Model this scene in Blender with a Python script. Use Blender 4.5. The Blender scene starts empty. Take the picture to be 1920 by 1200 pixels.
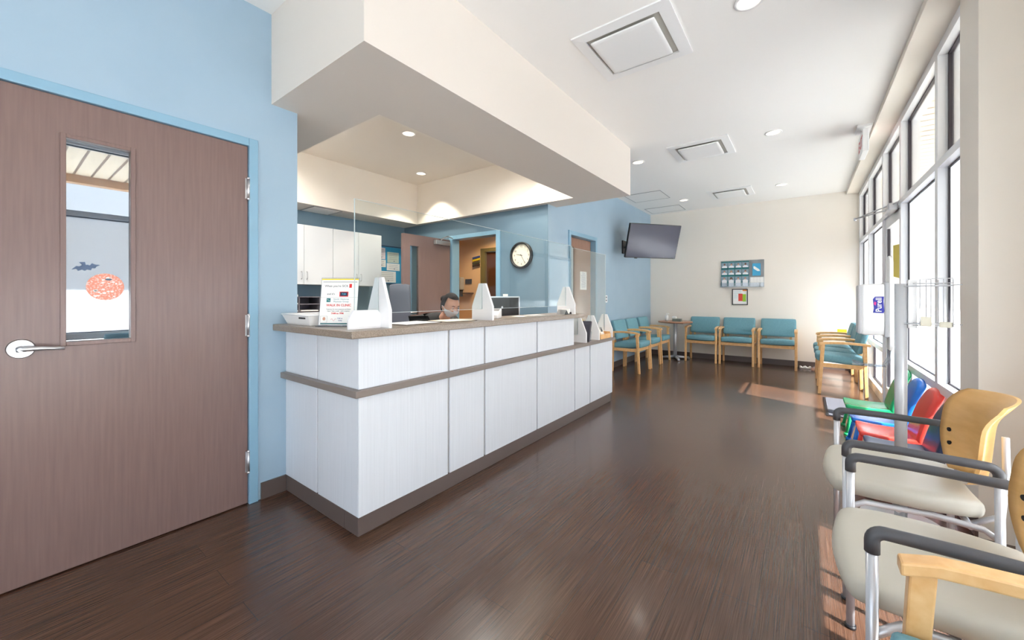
import bpy, bmesh, math, random
from mathutils import Vector, Matrix
random.seed(7)
R = math.radians
scn = bpy.context.scene
COL = scn.collection

# ------------------------------------------------------------------ materials
def lin(c):
    return tuple(((v/255)/12.92 if v <= 10 else ((v/255+.055)/1.055)**2.4) for v in c) + (1,)
MATS = {}
def mat(name, rgb, rough=.6, metal=0, spec=.5, coat=0):
    if name in MATS: return MATS[name]
    m = bpy.data.materials.new(name); m.use_nodes = True
    b = m.node_tree.nodes['Principled BSDF']
    b.inputs['Base Color'].default_value = lin(rgb)
    b.inputs['Roughness'].default_value = rough
    b.inputs['Metallic'].default_value = metal
    b.inputs['Specular IOR Level'].default_value = spec
    b.inputs['Coat Weight'].default_value = coat
    MATS[name] = m
    return m
def tex(m, rgb2, scale=(1,1,1), noise=8, detail=4, lo=.35, hi=.65, bump=0, coords='Object'):
    """vary the base colour of m towards rgb2 by a stretched noise"""
    nt = m.node_tree; b = nt.nodes['Principled BSDF']
    tc = nt.nodes.new('ShaderNodeTexCoord'); mp = nt.nodes.new('ShaderNodeMapping')
    mp.inputs['Scale'].default_value = scale
    nz = nt.nodes.new('ShaderNodeTexNoise'); nz.inputs['Scale'].default_value = noise; nz.inputs['Detail'].default_value = detail
    rp = nt.nodes.new('ShaderNodeValToRGB')
    rp.color_ramp.elements[0].position = lo; rp.color_ramp.elements[1].position = hi
    rp.color_ramp.elements[0].color = b.inputs['Base Color'].default_value[:]
    rp.color_ramp.elements[1].color = lin(rgb2)
    nt.links.new(tc.outputs[coords], mp.inputs[0]); nt.links.new(mp.outputs[0], nz.inputs['Vector'])
    nt.links.new(nz.outputs['Fac'], rp.inputs[0]); nt.links.new(rp.outputs[0], b.inputs['Base Color'])
    if bump:
        bp = nt.nodes.new('ShaderNodeBump'); bp.inputs['Strength'].default_value = bump; bp.inputs['Distance'].default_value = .002
        nt.links.new(nz.outputs['Fac'], bp.inputs['Height']); nt.links.new(bp.outputs[0], b.inputs['Normal'])
    return m
def glass(name, tint=(255,255,255), refl=.06, rough=0.0, blend=.35, gain=.5):
    m = bpy.data.materials.new(name); m.use_nodes = True
    nt = m.node_tree; nt.nodes.clear()
    o = nt.nodes.new('ShaderNodeOutputMaterial'); mx = nt.nodes.new('ShaderNodeMixShader')
    t = nt.nodes.new('ShaderNodeBsdfTransparent'); t.inputs[0].default_value = lin(tint)
    g = nt.nodes.new('ShaderNodeBsdfGlossy'); g.inputs['Roughness'].default_value = rough
    lw = nt.nodes.new('ShaderNodeLayerWeight'); lw.inputs[0].default_value = blend
    ma = nt.nodes.new('ShaderNodeMath'); ma.operation = 'MULTIPLY_ADD'
    ma.inputs[1].default_value = gain; ma.inputs[2].default_value = refl; ma.use_clamp = True
    nt.links.new(lw.outputs['Fresnel'], ma.inputs[0]); nt.links.new(ma.outputs[0], mx.inputs[0])
    nt.links.new(t.outputs[0], mx.inputs[1]); nt.links.new(g.outputs[0], mx.inputs[2]); nt.links.new(mx.outputs[0], o.inputs[0])
    MATS[name] = m
    return m
def emit(name, rgb, s):
    m = bpy.data.materials.new(name); m.use_nodes = True
    b = m.node_tree.nodes['Principled BSDF']
    b.inputs['Base Color'].default_value = lin(rgb); b.inputs['Emission Color'].default_value = lin(rgb)
    b.inputs['Emission Strength'].default_value = s
    return m

CREAM = mat('cream_paint', (238,231,221), .75)
WHITEC = mat('ceiling_paint', (243,241,238), .8)
SOFF = mat('soffit_paint', (222,214,205), .75)  # toned down to offset the strong light on the soffit face
PEACH = mat('hall_paint', (232,196,158), .75)
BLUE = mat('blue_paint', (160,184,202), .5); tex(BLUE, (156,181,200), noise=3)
FRBLUE = mat('blue_frame_paint', (134,174,198), .32)
OLIVE = mat('olive_frame_paint', (112,104,70), .4)
BASEB = mat('brown_base', (92,80,76), .4)
DOORW = mat('door_veneer', (128,104,98), .3); tex(DOORW, (118,95,90), (22,22,.9), 4, 6, .3, .75)
HALLW = mat('hall_door_veneer', (84,50,34), .4); tex(HALLW, (70,40,28), (20,20,1), 4)
DOORW2 = mat('tan_door_veneer', (158,122,104), .42); tex(DOORW2, (144,110,94), (22,22,.9), 4)
OAK = mat('pale_beech', (236,192,136), .38); tex(OAK, (220,166,104), (10,10,10), 3, 5, .3, .75)
PLY = mat('plywood_back', (226,180,116), .3); tex(PLY, (212,162,96), (3,3,14), 3, 6, .3, .75)
EDGE = mat('ply_edge', (240,212,160), .5)
TEAL = mat('teal_fabric', (120,168,180), .65); tex(TEAL, (94,144,158), (9,9,60), 6, 6, .3, .7, .25)
GREYV = mat('grey_vinyl', (196,191,178), .42)
SILV = mat('satin_silver', (208,209,214), .3, .45)
CHROME = mat('brushed_steel', (205,205,208), .28, .85)
DARKP = mat('dark_grey_plastic', (74,74,78), .4)
BLACK = mat('black_plastic', (22,22,26), .4)
WHITEP = mat('white_plastic', (240,240,240), .35)
WHITEM = mat('white_acrylic_board', (240,240,242), .4)
PANEL = mat('white_laminate', (224,229,236), .3); tex(PANEL, (215,220,227), (60,60,.8), 3, 4, .3, .75)
REVEAL = mat('grey_reveal', (176,174,172), .4)
CABW = mat('cabinet_white', (222,225,228), .4)
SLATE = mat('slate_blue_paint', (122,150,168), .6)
STONE = mat('taupe_worktop', (158,144,130), .3); tex(STONE, (132,118,106), (1,1,1), 220, 2, .4, .6)
LEDGE = mat('taupe_ledge', (132,122,116), .4)
TOE = mat('toe_kick_brown', (100,88,84), .3)
FRAMEW = mat('window_frame', (232,233,236), .35)
GASK = mat('dark_gasket', (48,42,50), .5)
PAPER = mat('paper', (244,243,240), .7)
INK = mat('ink', (40,46,60), .6)
RED = mat('red_print', (214,36,40), .5)
TEALP = mat('teal_print', (22,112,116), .5)
YEL = mat('yellow_print', (240,214,30), .5)
SKIN = mat('skin', (214,160,134), .5)
HAIR = mat('dark_hair', (28,22,22), .75, spec=.2)
CLOTHK = mat('black_cloth', (18,18,20), .8)
MASKM = mat('mask_white', (240,240,244), .8)
BLUEP = mat('blue_board', (52,152,196), .6)
NAVYF = mat('navy_frame', (58,82,112), .4)
SCREEN = mat('screen_dark', (60,60,78), .18)
GL = glass('clear_glass', (250,253,255), .04)
GLD = glass('door_glass', (225,232,238), .22, blend=.4)
ACR = glass('acrylic_screen', (250,253,253), .0, blend=.12)
ACRC = glass('clear_acrylic', (236,240,244), .05)
ACRE = mat('acrylic_edge', (196,208,210), .3)

def film():
    m = bpy.data.materials.new('frosted_film'); m.use_nodes = True
    nt = m.node_tree; nt.nodes.clear()
    o = nt.nodes.new('ShaderNodeOutputMaterial'); mx = nt.nodes.new('ShaderNodeMixShader'); mx.inputs[0].default_value = .1
    t = nt.nodes.new('ShaderNodeBsdfTranslucent'); t.inputs[0].default_value = (.72,.75,.79,1)
    d = nt.nodes.new('ShaderNodeBsdfDiffuse'); d.inputs[0].default_value = (.9,.92,.95,1)
    nt.links.new(t.outputs[0], mx.inputs[1]); nt.links.new(d.outputs[0], mx.inputs[2]); nt.links.new(mx.outputs[0], o.inputs[0])
    return m
FILM = film()

def floor_mat():
    m = bpy.data.materials.new('wood_look_vinyl'); m.use_nodes = True
    nt = m.node_tree; b = nt.nodes['Principled BSDF']; N = nt.nodes.new; L = nt.links.new
    tc = N('ShaderNodeTexCoord')
    mp = N('ShaderNodeMapping'); mp.inputs['Rotation'].default_value = (0,0,R(90))
    br = N('ShaderNodeTexBrick'); br.inputs['Scale'].default_value = 1
    br.inputs['Brick Width'].default_value = 1.22; br.inputs['Row Height'].default_value = .152
    br.inputs['Mortar Size'].default_value = .0012; br.inputs['Bias'].default_value = 0
    br.inputs['Color1'].default_value = (0.93,.93,.93,1); br.inputs['Color2'].default_value = (1.08,1.08,1.08,1); br.inputs['Mortar'].default_value = (.45,.45,.45,1)
    L(tc.outputs['Object'], mp.inputs[0]); L(mp.outputs[0], br.inputs['Vector'])
    m2 = N('ShaderNodeMapping'); m2.inputs['Scale'].default_value = (400,3,1)
    nz = N('ShaderNodeTexNoise'); nz.inputs['Scale'].default_value = 1; nz.inputs['Detail'].default_value = 3
    L(tc.outputs['Object'], m2.inputs[0]); L(m2.outputs[0], nz.inputs['Vector'])
    rp = N('ShaderNodeValToRGB'); e = rp.color_ramp.elements
    e[0].position = .32; e[0].color = lin((62,38,27)); e[1].position = .68; e[1].color = lin((98,71,56))
    L(nz.outputs['Fac'], rp.inputs[0])
    mx = N('ShaderNodeMix'); mx.data_type = 'RGBA'; mx.blend_type = 'MULTIPLY'; mx.inputs[0].default_value = 1
    L(rp.outputs[0], mx.inputs[6]); L(br.outputs['Color'], mx.inputs[7]); L(mx.outputs[2], b.inputs['Base Color'])
    b.inputs['Roughness'].default_value = .3
    b.inputs['Specular IOR Level'].default_value = .5; b.inputs['Coat Weight'].default_value = .3; b.inputs['Coat Roughness'].default_value = .12
    b.inputs['Roughness'].default_value = .26
    bp = N('ShaderNodeBump'); bp.inputs['Strength'].default_value = .04; bp.inputs['Distance'].default_value = .001
    L(nz.outputs['Fac'], bp.inputs['Height']); L(bp.outputs[0], b.inputs['Normal'])
    return m

# ------------------------------------------------------------------ mesh builder
class MB:
    def __init__(s): s.bm = bmesh.new()
    def _add(s, g, smooth=False, M=None):
        if M is not None: bmesh.ops.transform(g, matrix=M, verts=g.verts)
        if smooth:
            for f in g.faces: f.smooth = True
        me = bpy.data.meshes.new('tmp'); g.to_mesh(me); g.free(); s.bm.from_mesh(me); bpy.data.meshes.remove(me)
        return s
    def box(s, x0, y0, z0, x1, y1, z1, bv=0, M=None, seg=2):
        g = bmesh.new(); bmesh.ops.create_cube(g, size=1)
        for v in g.verts:
            v.co = Vector(((x0+x1)/2+v.co.x*(x1-x0), (y0+y1)/2+v.co.y*(y1-y0), (z0+z1)/2+v.co.z*(z1-z0)))
        if bv: bmesh.ops.bevel(g, geom=g.edges[:], offset=bv, segments=seg, affect='EDGES', profile=.5)
        return s._add(g, False, M)
    def prism(s, pts, d, M=None, bv=0):
        """pts: 3D polygon, extruded by vector d"""
        g = bmesh.new(); d = Vector(d)
        a = [g.verts.new(p) for p in pts]; b = [g.verts.new(Vector(p)+d) for p in pts]
        g.faces.new(a); g.faces.new(b[::-1]); n = len(pts)
        for i in range(n): g.faces.new((a[i], b[i], b[(i+1)%n], a[(i+1)%n]))
        bmesh.ops.recalc_face_normals(g, faces=g.faces[:])
        if bv: bmesh.ops.bevel(g, geom=g.edges[:], offset=bv, segments=2, affect='EDGES', profile=.5)
        return s._add(g, False, M)
    def cyl(s, p0, p1, r0, r1=None, n=20, M=None, smooth=True):
        return s.tube([p0, p1], [r0, r0 if r1 is None else r1], n, M, smooth)
    def tube(s, path, r, n=12, M=None, smooth=True, caps=True):
        g = bmesh.new(); P = [Vector(p) for p in path]
        rs = r if isinstance(r, (list, tuple)) else [r]*len(P)
        rings = []; up = None
        for i, p in enumerate(P):
            t = (P[min(i+1, len(P)-1)] - P[max(i-1, 0)]).normalized()
            if up is None:
                up = Vector((0,0,1)) if abs(t.z) < .9 else Vector((1,0,0))
            u = t.cross(up).normalized(); w = u.cross(t).normalized(); up = w
            rings.append([g.verts.new(p + (u*math.cos(2*math.pi*k/n) + w*math.sin(2*math.pi*k/n))*rs[i]) for k in range(n)])
        for a, b in zip(rings, rings[1:]):
            for k in range(n):
                f = g.faces.new((a[k], a[(k+1)%n], b[(k+1)%n], b[k])); f.smooth = smooth
        if caps: g.faces.new(rings[0][::-1]); g.faces.new(rings[-1])
        bmesh.ops.recalc_face_normals(g, faces=g.faces[:])
        return s._add(g, False, M)
    def pad(s, x0, y0, z0, x1, y1, z1, r, puff=0, warp=None, n=(10,10,4), M=None):
        """cushion: rounded box with swollen top and bottom"""
        g = bmesh.new(); c = Vector(((x0+x1)/2,(y0+y1)/2,(z0+z1)/2)); h = Vector(((x1-x0)/2,(y1-y0)/2,(z1-z0)/2))
        vs = {}
        def P(i, j, k):
            key = (i,j,k)
            if key in vs: return vs[key]
            q = []
            for a, m_ in ((i,n[0]),(j,n[1]),(k,n[2])):
                t = -1+2*a/m_; q.append(math.sin(t*math.pi/2))
            p = Vector((q[0]*h.x, q[1]*h.y, q[2]*h.z))
            inn = Vector([max(-h[a]+r, min(h[a]-r, p[a])) for a in range(3)])
            d = p-inn
            if d.length > 1e-9: p = inn + d.normalized()*r
            bz = (1-(p.x/h.x)**2)*(1-(p.y/h.y)**2)
            if h.z > 0: p.z += puff*bz*(p.z/h.z)
            p = p+c
            if warp: p = Vector(warp(p))
            vs[key] = g.verts.new(p); return vs[key]
        nx, ny, nz = n
        for i in range(nx):
            for j in range(ny):
                for k in (0, nz): g.faces.new((P(i,j,k),P(i+1,j,k),P(i+1,j+1,k),P(i,j+1,k)))
        for i in range(nx):
            for k in range(nz):
                for j in (0, ny): g.faces.new((P(i,j,k),P(i+1,j,k),P(i+1,j,k+1),P(i,j,k+1)))
        for j in range(ny):
            for k in range(nz):
                for i in (0, nx): g.faces.new((P(i,j,k),P(i,j+1,k),P(i,j+1,k+1),P(i,j,k+1)))
        bmesh.ops.recalc_face_normals(g, faces=g.faces[:])
        return s._add(g, True, M)
    def sph(s, c, r, sc=(1,1,1), M=None, n=16):
        g = bmesh.new(); bmesh.ops.create_uvsphere(g, u_segments=n, v_segments=max(6, n//2+2), radius=r)
        for v in g.verts: v.co = Vector((v.co.x*sc[0], v.co.y*sc[1], v.co.z*sc[2])) + Vector(c)
        return s._add(g, True, M)
    def text(s, body, size, M, depth=.0004, bold=0, align='CENTER', sx=1):
        cu = bpy.data.curves.new('t', 'FONT'); cu.body = body; cu.size = size; cu.extrude = depth
        cu.align_x = align; cu.align_y = 'CENTER'; cu.offset = bold; cu.resolution_u = 3
        o = bpy.data.objects.new('t', cu); me = bpy.data.meshes.new_from_object(o)
        g = bmesh.new(); g.from_mesh(me); bpy.data.objects.remove(o); bpy.data.curves.remove(cu); bpy.data.meshes.remove(me)
        if sx != 1:
            for v in g.verts: v.co.x *= sx
        return s._add(g, False, M)

def off(o):
    v = Vector((0,0,0))
    while o is not None: v += o.location; o = o.parent
    return v
def obj(name, mb, m, parent=None, label=None, kind=None):
    me = bpy.data.meshes.new(name); d = off(parent) if parent else Vector((0,0,0))
    for v in mb.bm.verts: v.co -= d
    mb.bm.to_mesh(me); mb.bm.free(); me.materials.append(m)
    o = bpy.data.objects.new(name, me); COL.objects.link(o)
    if parent: o.parent = parent
    if label: o['label'] = label
    if kind: o['kind'] = kind
    return o
def thing(name, label, cat, loc=(0,0,0), group=None, kind=None):
    o = bpy.data.objects.new(name, None); COL.objects.link(o); o.location = loc; o.empty_display_size = .1
    if kind: o['kind'] = kind
    else: o['label'] = label; o['category'] = cat
    if group: o['group'] = group
    return o
def solo(name, mb, m, label, cat, group=None, origin=None):
    """a thing that is one mesh, origin at its base"""
    mn = [min(v.co[i] for v in mb.bm.verts) for i in range(3)]; mxx = [max(v.co[i] for v in mb.bm.verts) for i in range(3)]
    og = Vector(origin) if origin else Vector(((mn[0]+mxx[0])/2, (mn[1]+mxx[1])/2, mn[2]))
    for v in mb.bm.verts: v.co -= og
    o = obj(name, mb, m); o.location = og; o['label'] = label; o['category'] = cat
    if group: o['group'] = group
    return o
def struct(name, mb, m, parent=None):
    return obj(name, mb, m, parent, kind=None if parent else 'structure')
def dup(root, loc, rotz, label, group=None):
    def cp(o, par):
        c = o.copy(); COL.objects.link(c); c.parent = par
        for ch in o.children: cp(ch, c)
        return c
    r = cp(root, None); r.location = loc; r.rotation_euler = (0,0,rotz); r['label'] = label
    if group: r['group'] = group
    return r
def frameM(o, ux, uy):
    """matrix: local x->ux, y->uy, z->normal at o"""
    ux = Vector(ux).normalized(); uy = Vector(uy).normalized(); n = ux.cross(uy)
    M = Matrix((ux, uy, n)).transposed().to_4x4(); M.translation = Vector(o); return M
def Bx(*a, **k): return MB().box(*a, **k)

# ------------------------------------------------------------------ dimensions
XL, XO, YB, ZC, ZS = -2.66, -5.6, 8.56, 3.0, 2.44
YR0 = -2.6           # wall behind the camera
XW = .73             # inner face of window mullions
YC = 4.33            # clock wall

# ------------------------------------------------------------------ shell
struct('floor', Bx(-6.6, YR0-.2, -.1, 1.25, YB+.15, 0), floor_mat())
c = MB()
c.box(-2.66, YR0-.2, ZC, 1.25, 1.05, ZC+.1); c.box(-1.65, 1.05, ZC, 1.25, 4.55, ZC+.1); c.box(-2.78, 4.55, ZC, 1.25, YB+.15, ZC+.1)
struct('ceiling', c, WHITEC)
c = MB(); c.box(-6.4, 4.45, 2.6, -2.78, 6.05, 2.7); struct('ceiling_hall', c, WHITEC)
# soffit over the reception with its coffered recess
c = MB()
c.box(XL, 1.045, ZS, -1.65, 1.53, ZC)                 # near end, projecting into the lobby
c.box(XO, 1.2, ZS, XL, 1.53, ZC)
c.box(-2.24, 1.53, ZS, -1.65, 4.55, ZC)
c.box(XL, 4.24, ZS, -2.24, 4.55, ZC)
c.box(XO, 4.24, ZS, XL, YC+.12, ZC)
c.box(XO, 1.53, ZS, -5.15, 4.24, ZC)
c.box(-5.25, 1.45, ZC-.01, -5.15, 4.32, 3.09); c.box(-2.24, 1.45, ZC-.01, -2.14, 4.32, 3.09)
c.box(-5.25, 1.43, ZC-.01, -2.14, 1.53, 3.09); c.box(-5.25, 4.24, ZC-.01, -2.14, 4.34, 3.09)
struct('trim_1', c, SOFF)
c = MB(); e = .006
c.box(-5.15, 1.53, 3.09, -2.24, 4.24, 3.15); c.box(-5.15, 1.53, ZS+.0005, -5.15+e, 4.24, 3.09); c.box(-2.24-e, 1.53, ZS+.0005, -2.24, 4.24, 3.09)
c.box(-5.15+e, 1.53, ZS+.0005, -2.24-e, 1.53+e, 3.09); c.box(-5.15+e, 4.24-e, ZS+.0005, -2.24-e, 4.24, 3.09)
struct('ceiling_recess_bright', c, CREAM)  # brighter cream liners put extra light into the colour of the recess
# left wall with the near door
DY0, DY1, DZ = -.004, .914, 2.135
w = MB()
w.box(XL-.12, YR0-.2, 0, XL, DY0-.02, ZC); w.box(XL-.12, DY1+.02, 0, XL, 1.2, ZC); w.box(XL-.12, DY0-.02, DZ+.02, XL, DY1+.02, ZC)
struct('wall_left', w, BLUE)
# wall with the tv and the far door (y 4.92 .. 5.74)
FY0, FY1 = 4.915, 5.755
w = MB()
w.box(XL-.12, YC, 0, XL, FY0, ZC); w.box(XL-.12, FY1, 0, XL, YB, ZC); w.box(XL-.12, FY0, 2.13, XL, FY1, ZC)
struct('wall_tv_side', w, BLUE)
struct('wall_back', Bx(-2.9, YB, 0, 1.25, YB+.12, ZC), CREAM)
# clock wall with doorway to the hall
w = MB()
w.box(XO, YC, 0, -4.43, YC+.12, ZS); w.box(-3.49, YC, 0, XL-.12, YC+.12, ZS); w.box(-4.43, YC, 2.15, -3.49, YC+.12, ZS)
w.box(XL-.12, YC-.004, 0, XL, YC-.0003, ZS)
struct('wall_clock_side', w, mat('slate_blue_shaded', (100,126,144), .6))  # slate paint darkened on this wall to stand in for its shade
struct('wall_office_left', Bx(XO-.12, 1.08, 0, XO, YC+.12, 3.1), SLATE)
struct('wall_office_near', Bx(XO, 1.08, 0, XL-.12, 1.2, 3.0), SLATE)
HY = 5.9
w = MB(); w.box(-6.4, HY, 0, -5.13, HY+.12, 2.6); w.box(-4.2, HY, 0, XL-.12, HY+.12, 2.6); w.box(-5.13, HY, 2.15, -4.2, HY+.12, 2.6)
w.box(-6.52, 4.45, 0, -6.4, HY+.12, 2.6); w.box(-6.4, YC+.12, 0, XO-.12, YC+.2, 2.6)
struct('wall_hall', w, PEACH)
# right side: pier and header
struct('wall_pier', MB().box(.72, 3.045, 0, 1.12, 3.34, ZC).box(.93, 2.47, 0, 1.12, 3.045, ZC), CREAM)
struct('trim_2', MB().box(.57, YR0, 2.945, 1.12, 3.34, ZC).box(.57, 3.34, 2.945, .87, YB, ZC), CREAM)
w = MB(); w.box(1.0, YR0-.2, 0, 1.12, YR0, ZC); w.box(-2.78, YR0-.2, 0, 1.12, YR0, .12); w.box(-2.78, YR0-.2, 2.1, 1.12, YR0, ZC)
struct('wall_rear', w, CREAM)

def baseboard(name, x0, y0, x1, y1):
    b = MB(); b.box(x0, y0, 0, x1, y1, .1); struct(name, b, BASEB)
baseboard('baseboard_left', XL, DY1+.07, XL+.012, 1.13)
baseboard('baseboard_left_near', XL, YR0, XL+.012, DY0-.06)
baseboard('baseboard_tv_side', XL, FY1+.06, XL+.012, YB)
baseboard('baseboard_tv_side_near', XL, 4.47, XL+.012, FY0-.06)
baseboard('baseboard_back', XL+.012, YB-.012, XW-.02, YB)
baseboard('baseboard_pier', .708, 3.045, .72, 3.34)
baseboard('baseboard_clock_side', -3.43, YC-.012, XL, YC)

# ------------------------------------------------------------------ near door
D = thing('door_1', '', '', (XL, .455, 0), kind='structure')
f = MB()
for y0, y1 in ((DY0-.052, DY0-.004), (DY1+.004, DY1+.052)): f.box(XL-.12, y0, 0, XL+.016, y1, DZ+.05, .003)
f.box(XL-.12, DY0-.004, DZ+.003, XL+.016, DY1+.004, DZ+.05, .003)
obj('door_frame', f, FRBLUE, D)
g = MB()     # black sheet standing in for shade in the gap round the leaf
g.box(XL-.05, DY0-.004, .0, XL-.045, DY1+.004, DZ+.003)
obj('gap_shade', g, BLACK, D)
l = MB(); gy0, gy1, gz0, gz1 = .199, .409, 1.035, 1.956; lx0, lx1 = XL-.044, XL+.0
l.box(lx0, DY0, .008, lx1, gy0, DZ); l.box(lx0, gy1, .008, lx1, DY1, DZ); l.box(lx0, gy0, .008, lx1, gy1, gz0); l.box(lx0, gy0, gz1, lx1, gy1, DZ)
leaf = obj('door_leaf', l, DOORW, D)
l = MB(); e = .018
l.box(lx1-.002, gy0-e, gz0-e, lx1+.008, gy0, gz1+e, .002); l.box(lx1-.002, gy1, gz0-e, lx1+.008, gy1+e, gz1+e, .002)
l.box(lx1-.002, gy0, gz0-e, lx1+.008, gy1, gz0, .002); l.box(lx1-.002, gy0, gz1, lx1+.008, gy1, gz1+e, .002)
obj('vision_frame', l, DOORW, leaf)
obj('vision_glass', Bx(XL-.022, gy0, gz0, XL-.018, gy1, gz1), GLD, leaf)
obj('vision_dim_backing', Bx(XL-.038, gy0, gz0, XL-.034, gy1, gz1), mat('dim_room_behind', (150,160,172), .9), leaf)  # flat backing whose colour stands in for the dim room beyond
for z0, z1 in ((1.823,1.944),(1.006,1.13),(.193,.317)):
    h = MB().cyl((XL+.012, DY1+.001, z0), (XL+.012, DY1+.001, z1), .0075, n=12)
    h.sph((XL+.012, DY1+.001, z1), .009, n=8); h.sph((XL+.012, DY1+.001, z0), .009, n=8)
    h.box(XL, DY1-.012, z0, XL+.004, DY1+.012, z1)
    obj('hinge', h, CHROME, D)
hx, hy, hz = XL+.0, .072, 1.018
h = MB(); h.cyl((hx, hy, hz), (hx+.011, hy, hz), .041, .037, 32); h.cyl((hx+.011, hy, hz), (hx+.05, hy, hz), .014, .012)
hd = obj('lever_handle', h, CHROME, D)
h = MB().tube([(hx+.05, hy-.012, hz), (hx+.057, hy+.01, hz+.002), (hx+.058, hy+.05, hz+.001), (hx+.056, hy+.09, hz-.003), (hx+.05, hy+.118, hz-.005)], [.011,.0115,.0095,.008,.0075], 14)
obj('lever', h, CHROME, hd)
obj('keyhole', MB().cyl((hx+.05, hy-.002, hz), (hx+.064, hy-.002, hz), .0085, n=16), SILV, hd)
# stickers on the glass
GX = XL-.0175
bat = [(-.045,-.012),(-.03,.006),(-.02,.004),(-.012,.012),(-.022,.024),(-.002,.026),(0,.012),(.006,.014),(.012,.01),(.02,.022),(.03,.016),(.046,.015),(.034,.006),(.03,-.002),(.02,-.002),(.016,-.012),(.004,-.009),(-.004,-.016),(-.012,-.01),(-.024,-.017),(-.03,-.008)]
solo('bat_sticker', MB().prism([(GX, .261+a, 1.375+b) for a, b in bat], (.001,0,0)), mat('bat_grey', (88,108,138), .6),
     'small grey-blue bat sticker on the narrow glass of the near door', 'sticker')
t = thing('pumpkin_sticker', 'round orange pumpkin sticker with white specks below the bat on the door glass', 'sticker', (GX, .325, 1.222))
pm = mat('pumpkin_orange', (232,150,128), .6); tex(pm, (240,200,190), (1,1,1), 140, 2, .5, .62)
obj('pumpkin_disc', MB().prism([(GX, .325+.064*math.cos(a), 1.286+.064*math.sin(a)) for a in [k*math.pi/20 for k in range(40)]], (.001,0,0)), pm, t)
q = MB()
for _ in range(26):
    a = random.random()*6.28; r_ = .055*math.sqrt(random.random()); s_ = .0015+.003*random.random()
    q.prism([(GX+.001, .325+r_*math.cos(a)+s_*1.6*math.cos(b), 1.286+r_*math.sin(a)+s_*math.sin(b)) for b in [k*math.pi/4 for k in range(8)]], (.0004,0,0))
obj('white_specks', q, PAPER, t, kind='stuff')
obj('stem', MB().prism([(GX+.001, .335+.012*math.cos(b), 1.322+.005*math.sin(b)) for b in [k*math.pi/5 for k in range(10)]], (.0006,0,0)), mat('stem_blue', (90,110,130), .6), t)

# ------------------------------------------------------------------ far door beside the counter, hall doors
D = thing('door_2', '', '', (XL, 5.33, 0), kind='structure')
f = MB()
for y0, y1 in ((FY0-.045, FY0+.012), (FY1-.012, FY1+.045)): f.box(XL-.13, y0, 0, XL+.02, y1, 2.18, .003)
f.box(XL-.13, FY0+.012, 2.12, XL+.02, FY1-.012, 2.18, .003)
obj('door_frame', f, FRBLUE, D)
l = MB(); a0, a1 = FY0+.016, FY1-.016; v0, v1 = a0+.10, a0+.25; X0, X1 = XL-.115, XL-.07
l.box(X0, a0, .008, X1, v0, 2.115); l.box(X0, v1, .008, X1, a1, 2.115); l.box(X0, v0, .008, X1, v1, 1.05); l.box(X0, v0, 1.97, X1, v1, 2.115)
leaf = obj('door_leaf', l, DOORW2, D)
obj('vision_glass', Bx(X0+.02, v0, 1.05, X0+.025, v1, 1.97), GLD, leaf)
obj('lever_handle', MB().cyl((X1, a0+.07, 1.0), (X1+.05, a0+.07, 1.0), .012).tube([(X1+.05, a0+.065, 1.0), (X1+.05, a0+.19, 1.0)], .009), CHROME, D)
t = thing('paper_notice', 'white paper notice taped to the brown far door', 'notice', (X1, 5.49, 1.34))
obj('sheet', Bx(X1, 5.38, 1.345, X1+.001, 5.6, 1.625), PAPER, t)
q = MB()
for i in range(12):
    wd = .09 if i in (0, 1) else .15-.03*random.random()
    q.box(X1+.001, 5.49-wd/2, 1.6-i*.02, X1+.0014, 5.49+wd/2, 1.606-i*.02)
obj('printed_lines', q, mat('pale_ink', (130,140,180), .6), t)
# doorway in the clock wall
D = thing('door_3', '', '', (-3.96, YC, 0), kind='structure')
f = MB()
for x0, x1 in ((-4.47, -4.40), (-3.52, -3.45)): f.box(x0, YC-.02, 0, x1, YC+.14, 2.19, .003)
f.box(-4.40, YC-.02, 2.13, -3.52, YC+.14, 2.19, .003)
obj('door_frame', f, FRBLUE, D)
l = MB(); X0, X1 = -4.47, -4.426; a0, a1 = 3.40, 4.29; v0, v1 = a0+.12, a0+.27
l.box(X0, a0, .008, X1, v0, 2.12); l.box(X0, v1, .008, X1, a1, 2.12); l.box(X0, v0, .008, X1, v1, .98); l.box(X0, v0, 1.96, X1, v1, 2.12)
leaf = obj('door_leaf', l, DOORW, D)
obj('vision_glass', Bx(X0+.02, v0, .98, X0+.025, v1, 1.96), GLD, leaf)
obj('lever_handle', MB().cyl((X1, a0+.07, 1.02), (X1+.06, a0+.07, 1.02), .012).tube([(X1+.055, a0+.065, 1.02), (X1+.055, a0+.19, 1.02)], .009), CHROME, leaf)
cl = MB().box(X1, 3.95, 2.02, X1+.06, 4.24, 2.085, .006); cl.tube([(X1+.03, 4.08, 2.09), (X1+.03, 4.08, 2.11), (X1+.26, 4.0, 2.12), (-4.38, YC-.03, 2.145)], .009, 8)
obj('door_closer', cl, CHROME, D)
# hall door beyond
D = thing('door_4', '', '', (-4.66, HY, 0), kind='structure')
f = MB()
for x0, x1 in ((-5.20, -5.09), (-4.24, -4.14)): f.box(x0, HY-.02, 0, x1, HY+.12, 2.2, .003)
f.box(-5.09, HY-.02, 2.13, -4.24, HY+.12, 2.2, .003)
obj('door_frame', f, OLIVE, D)
obj('door_leaf', Bx(-5.085, HY+.04, .008, -4.245, HY+.085, 2.125), HALLW, D)

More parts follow.
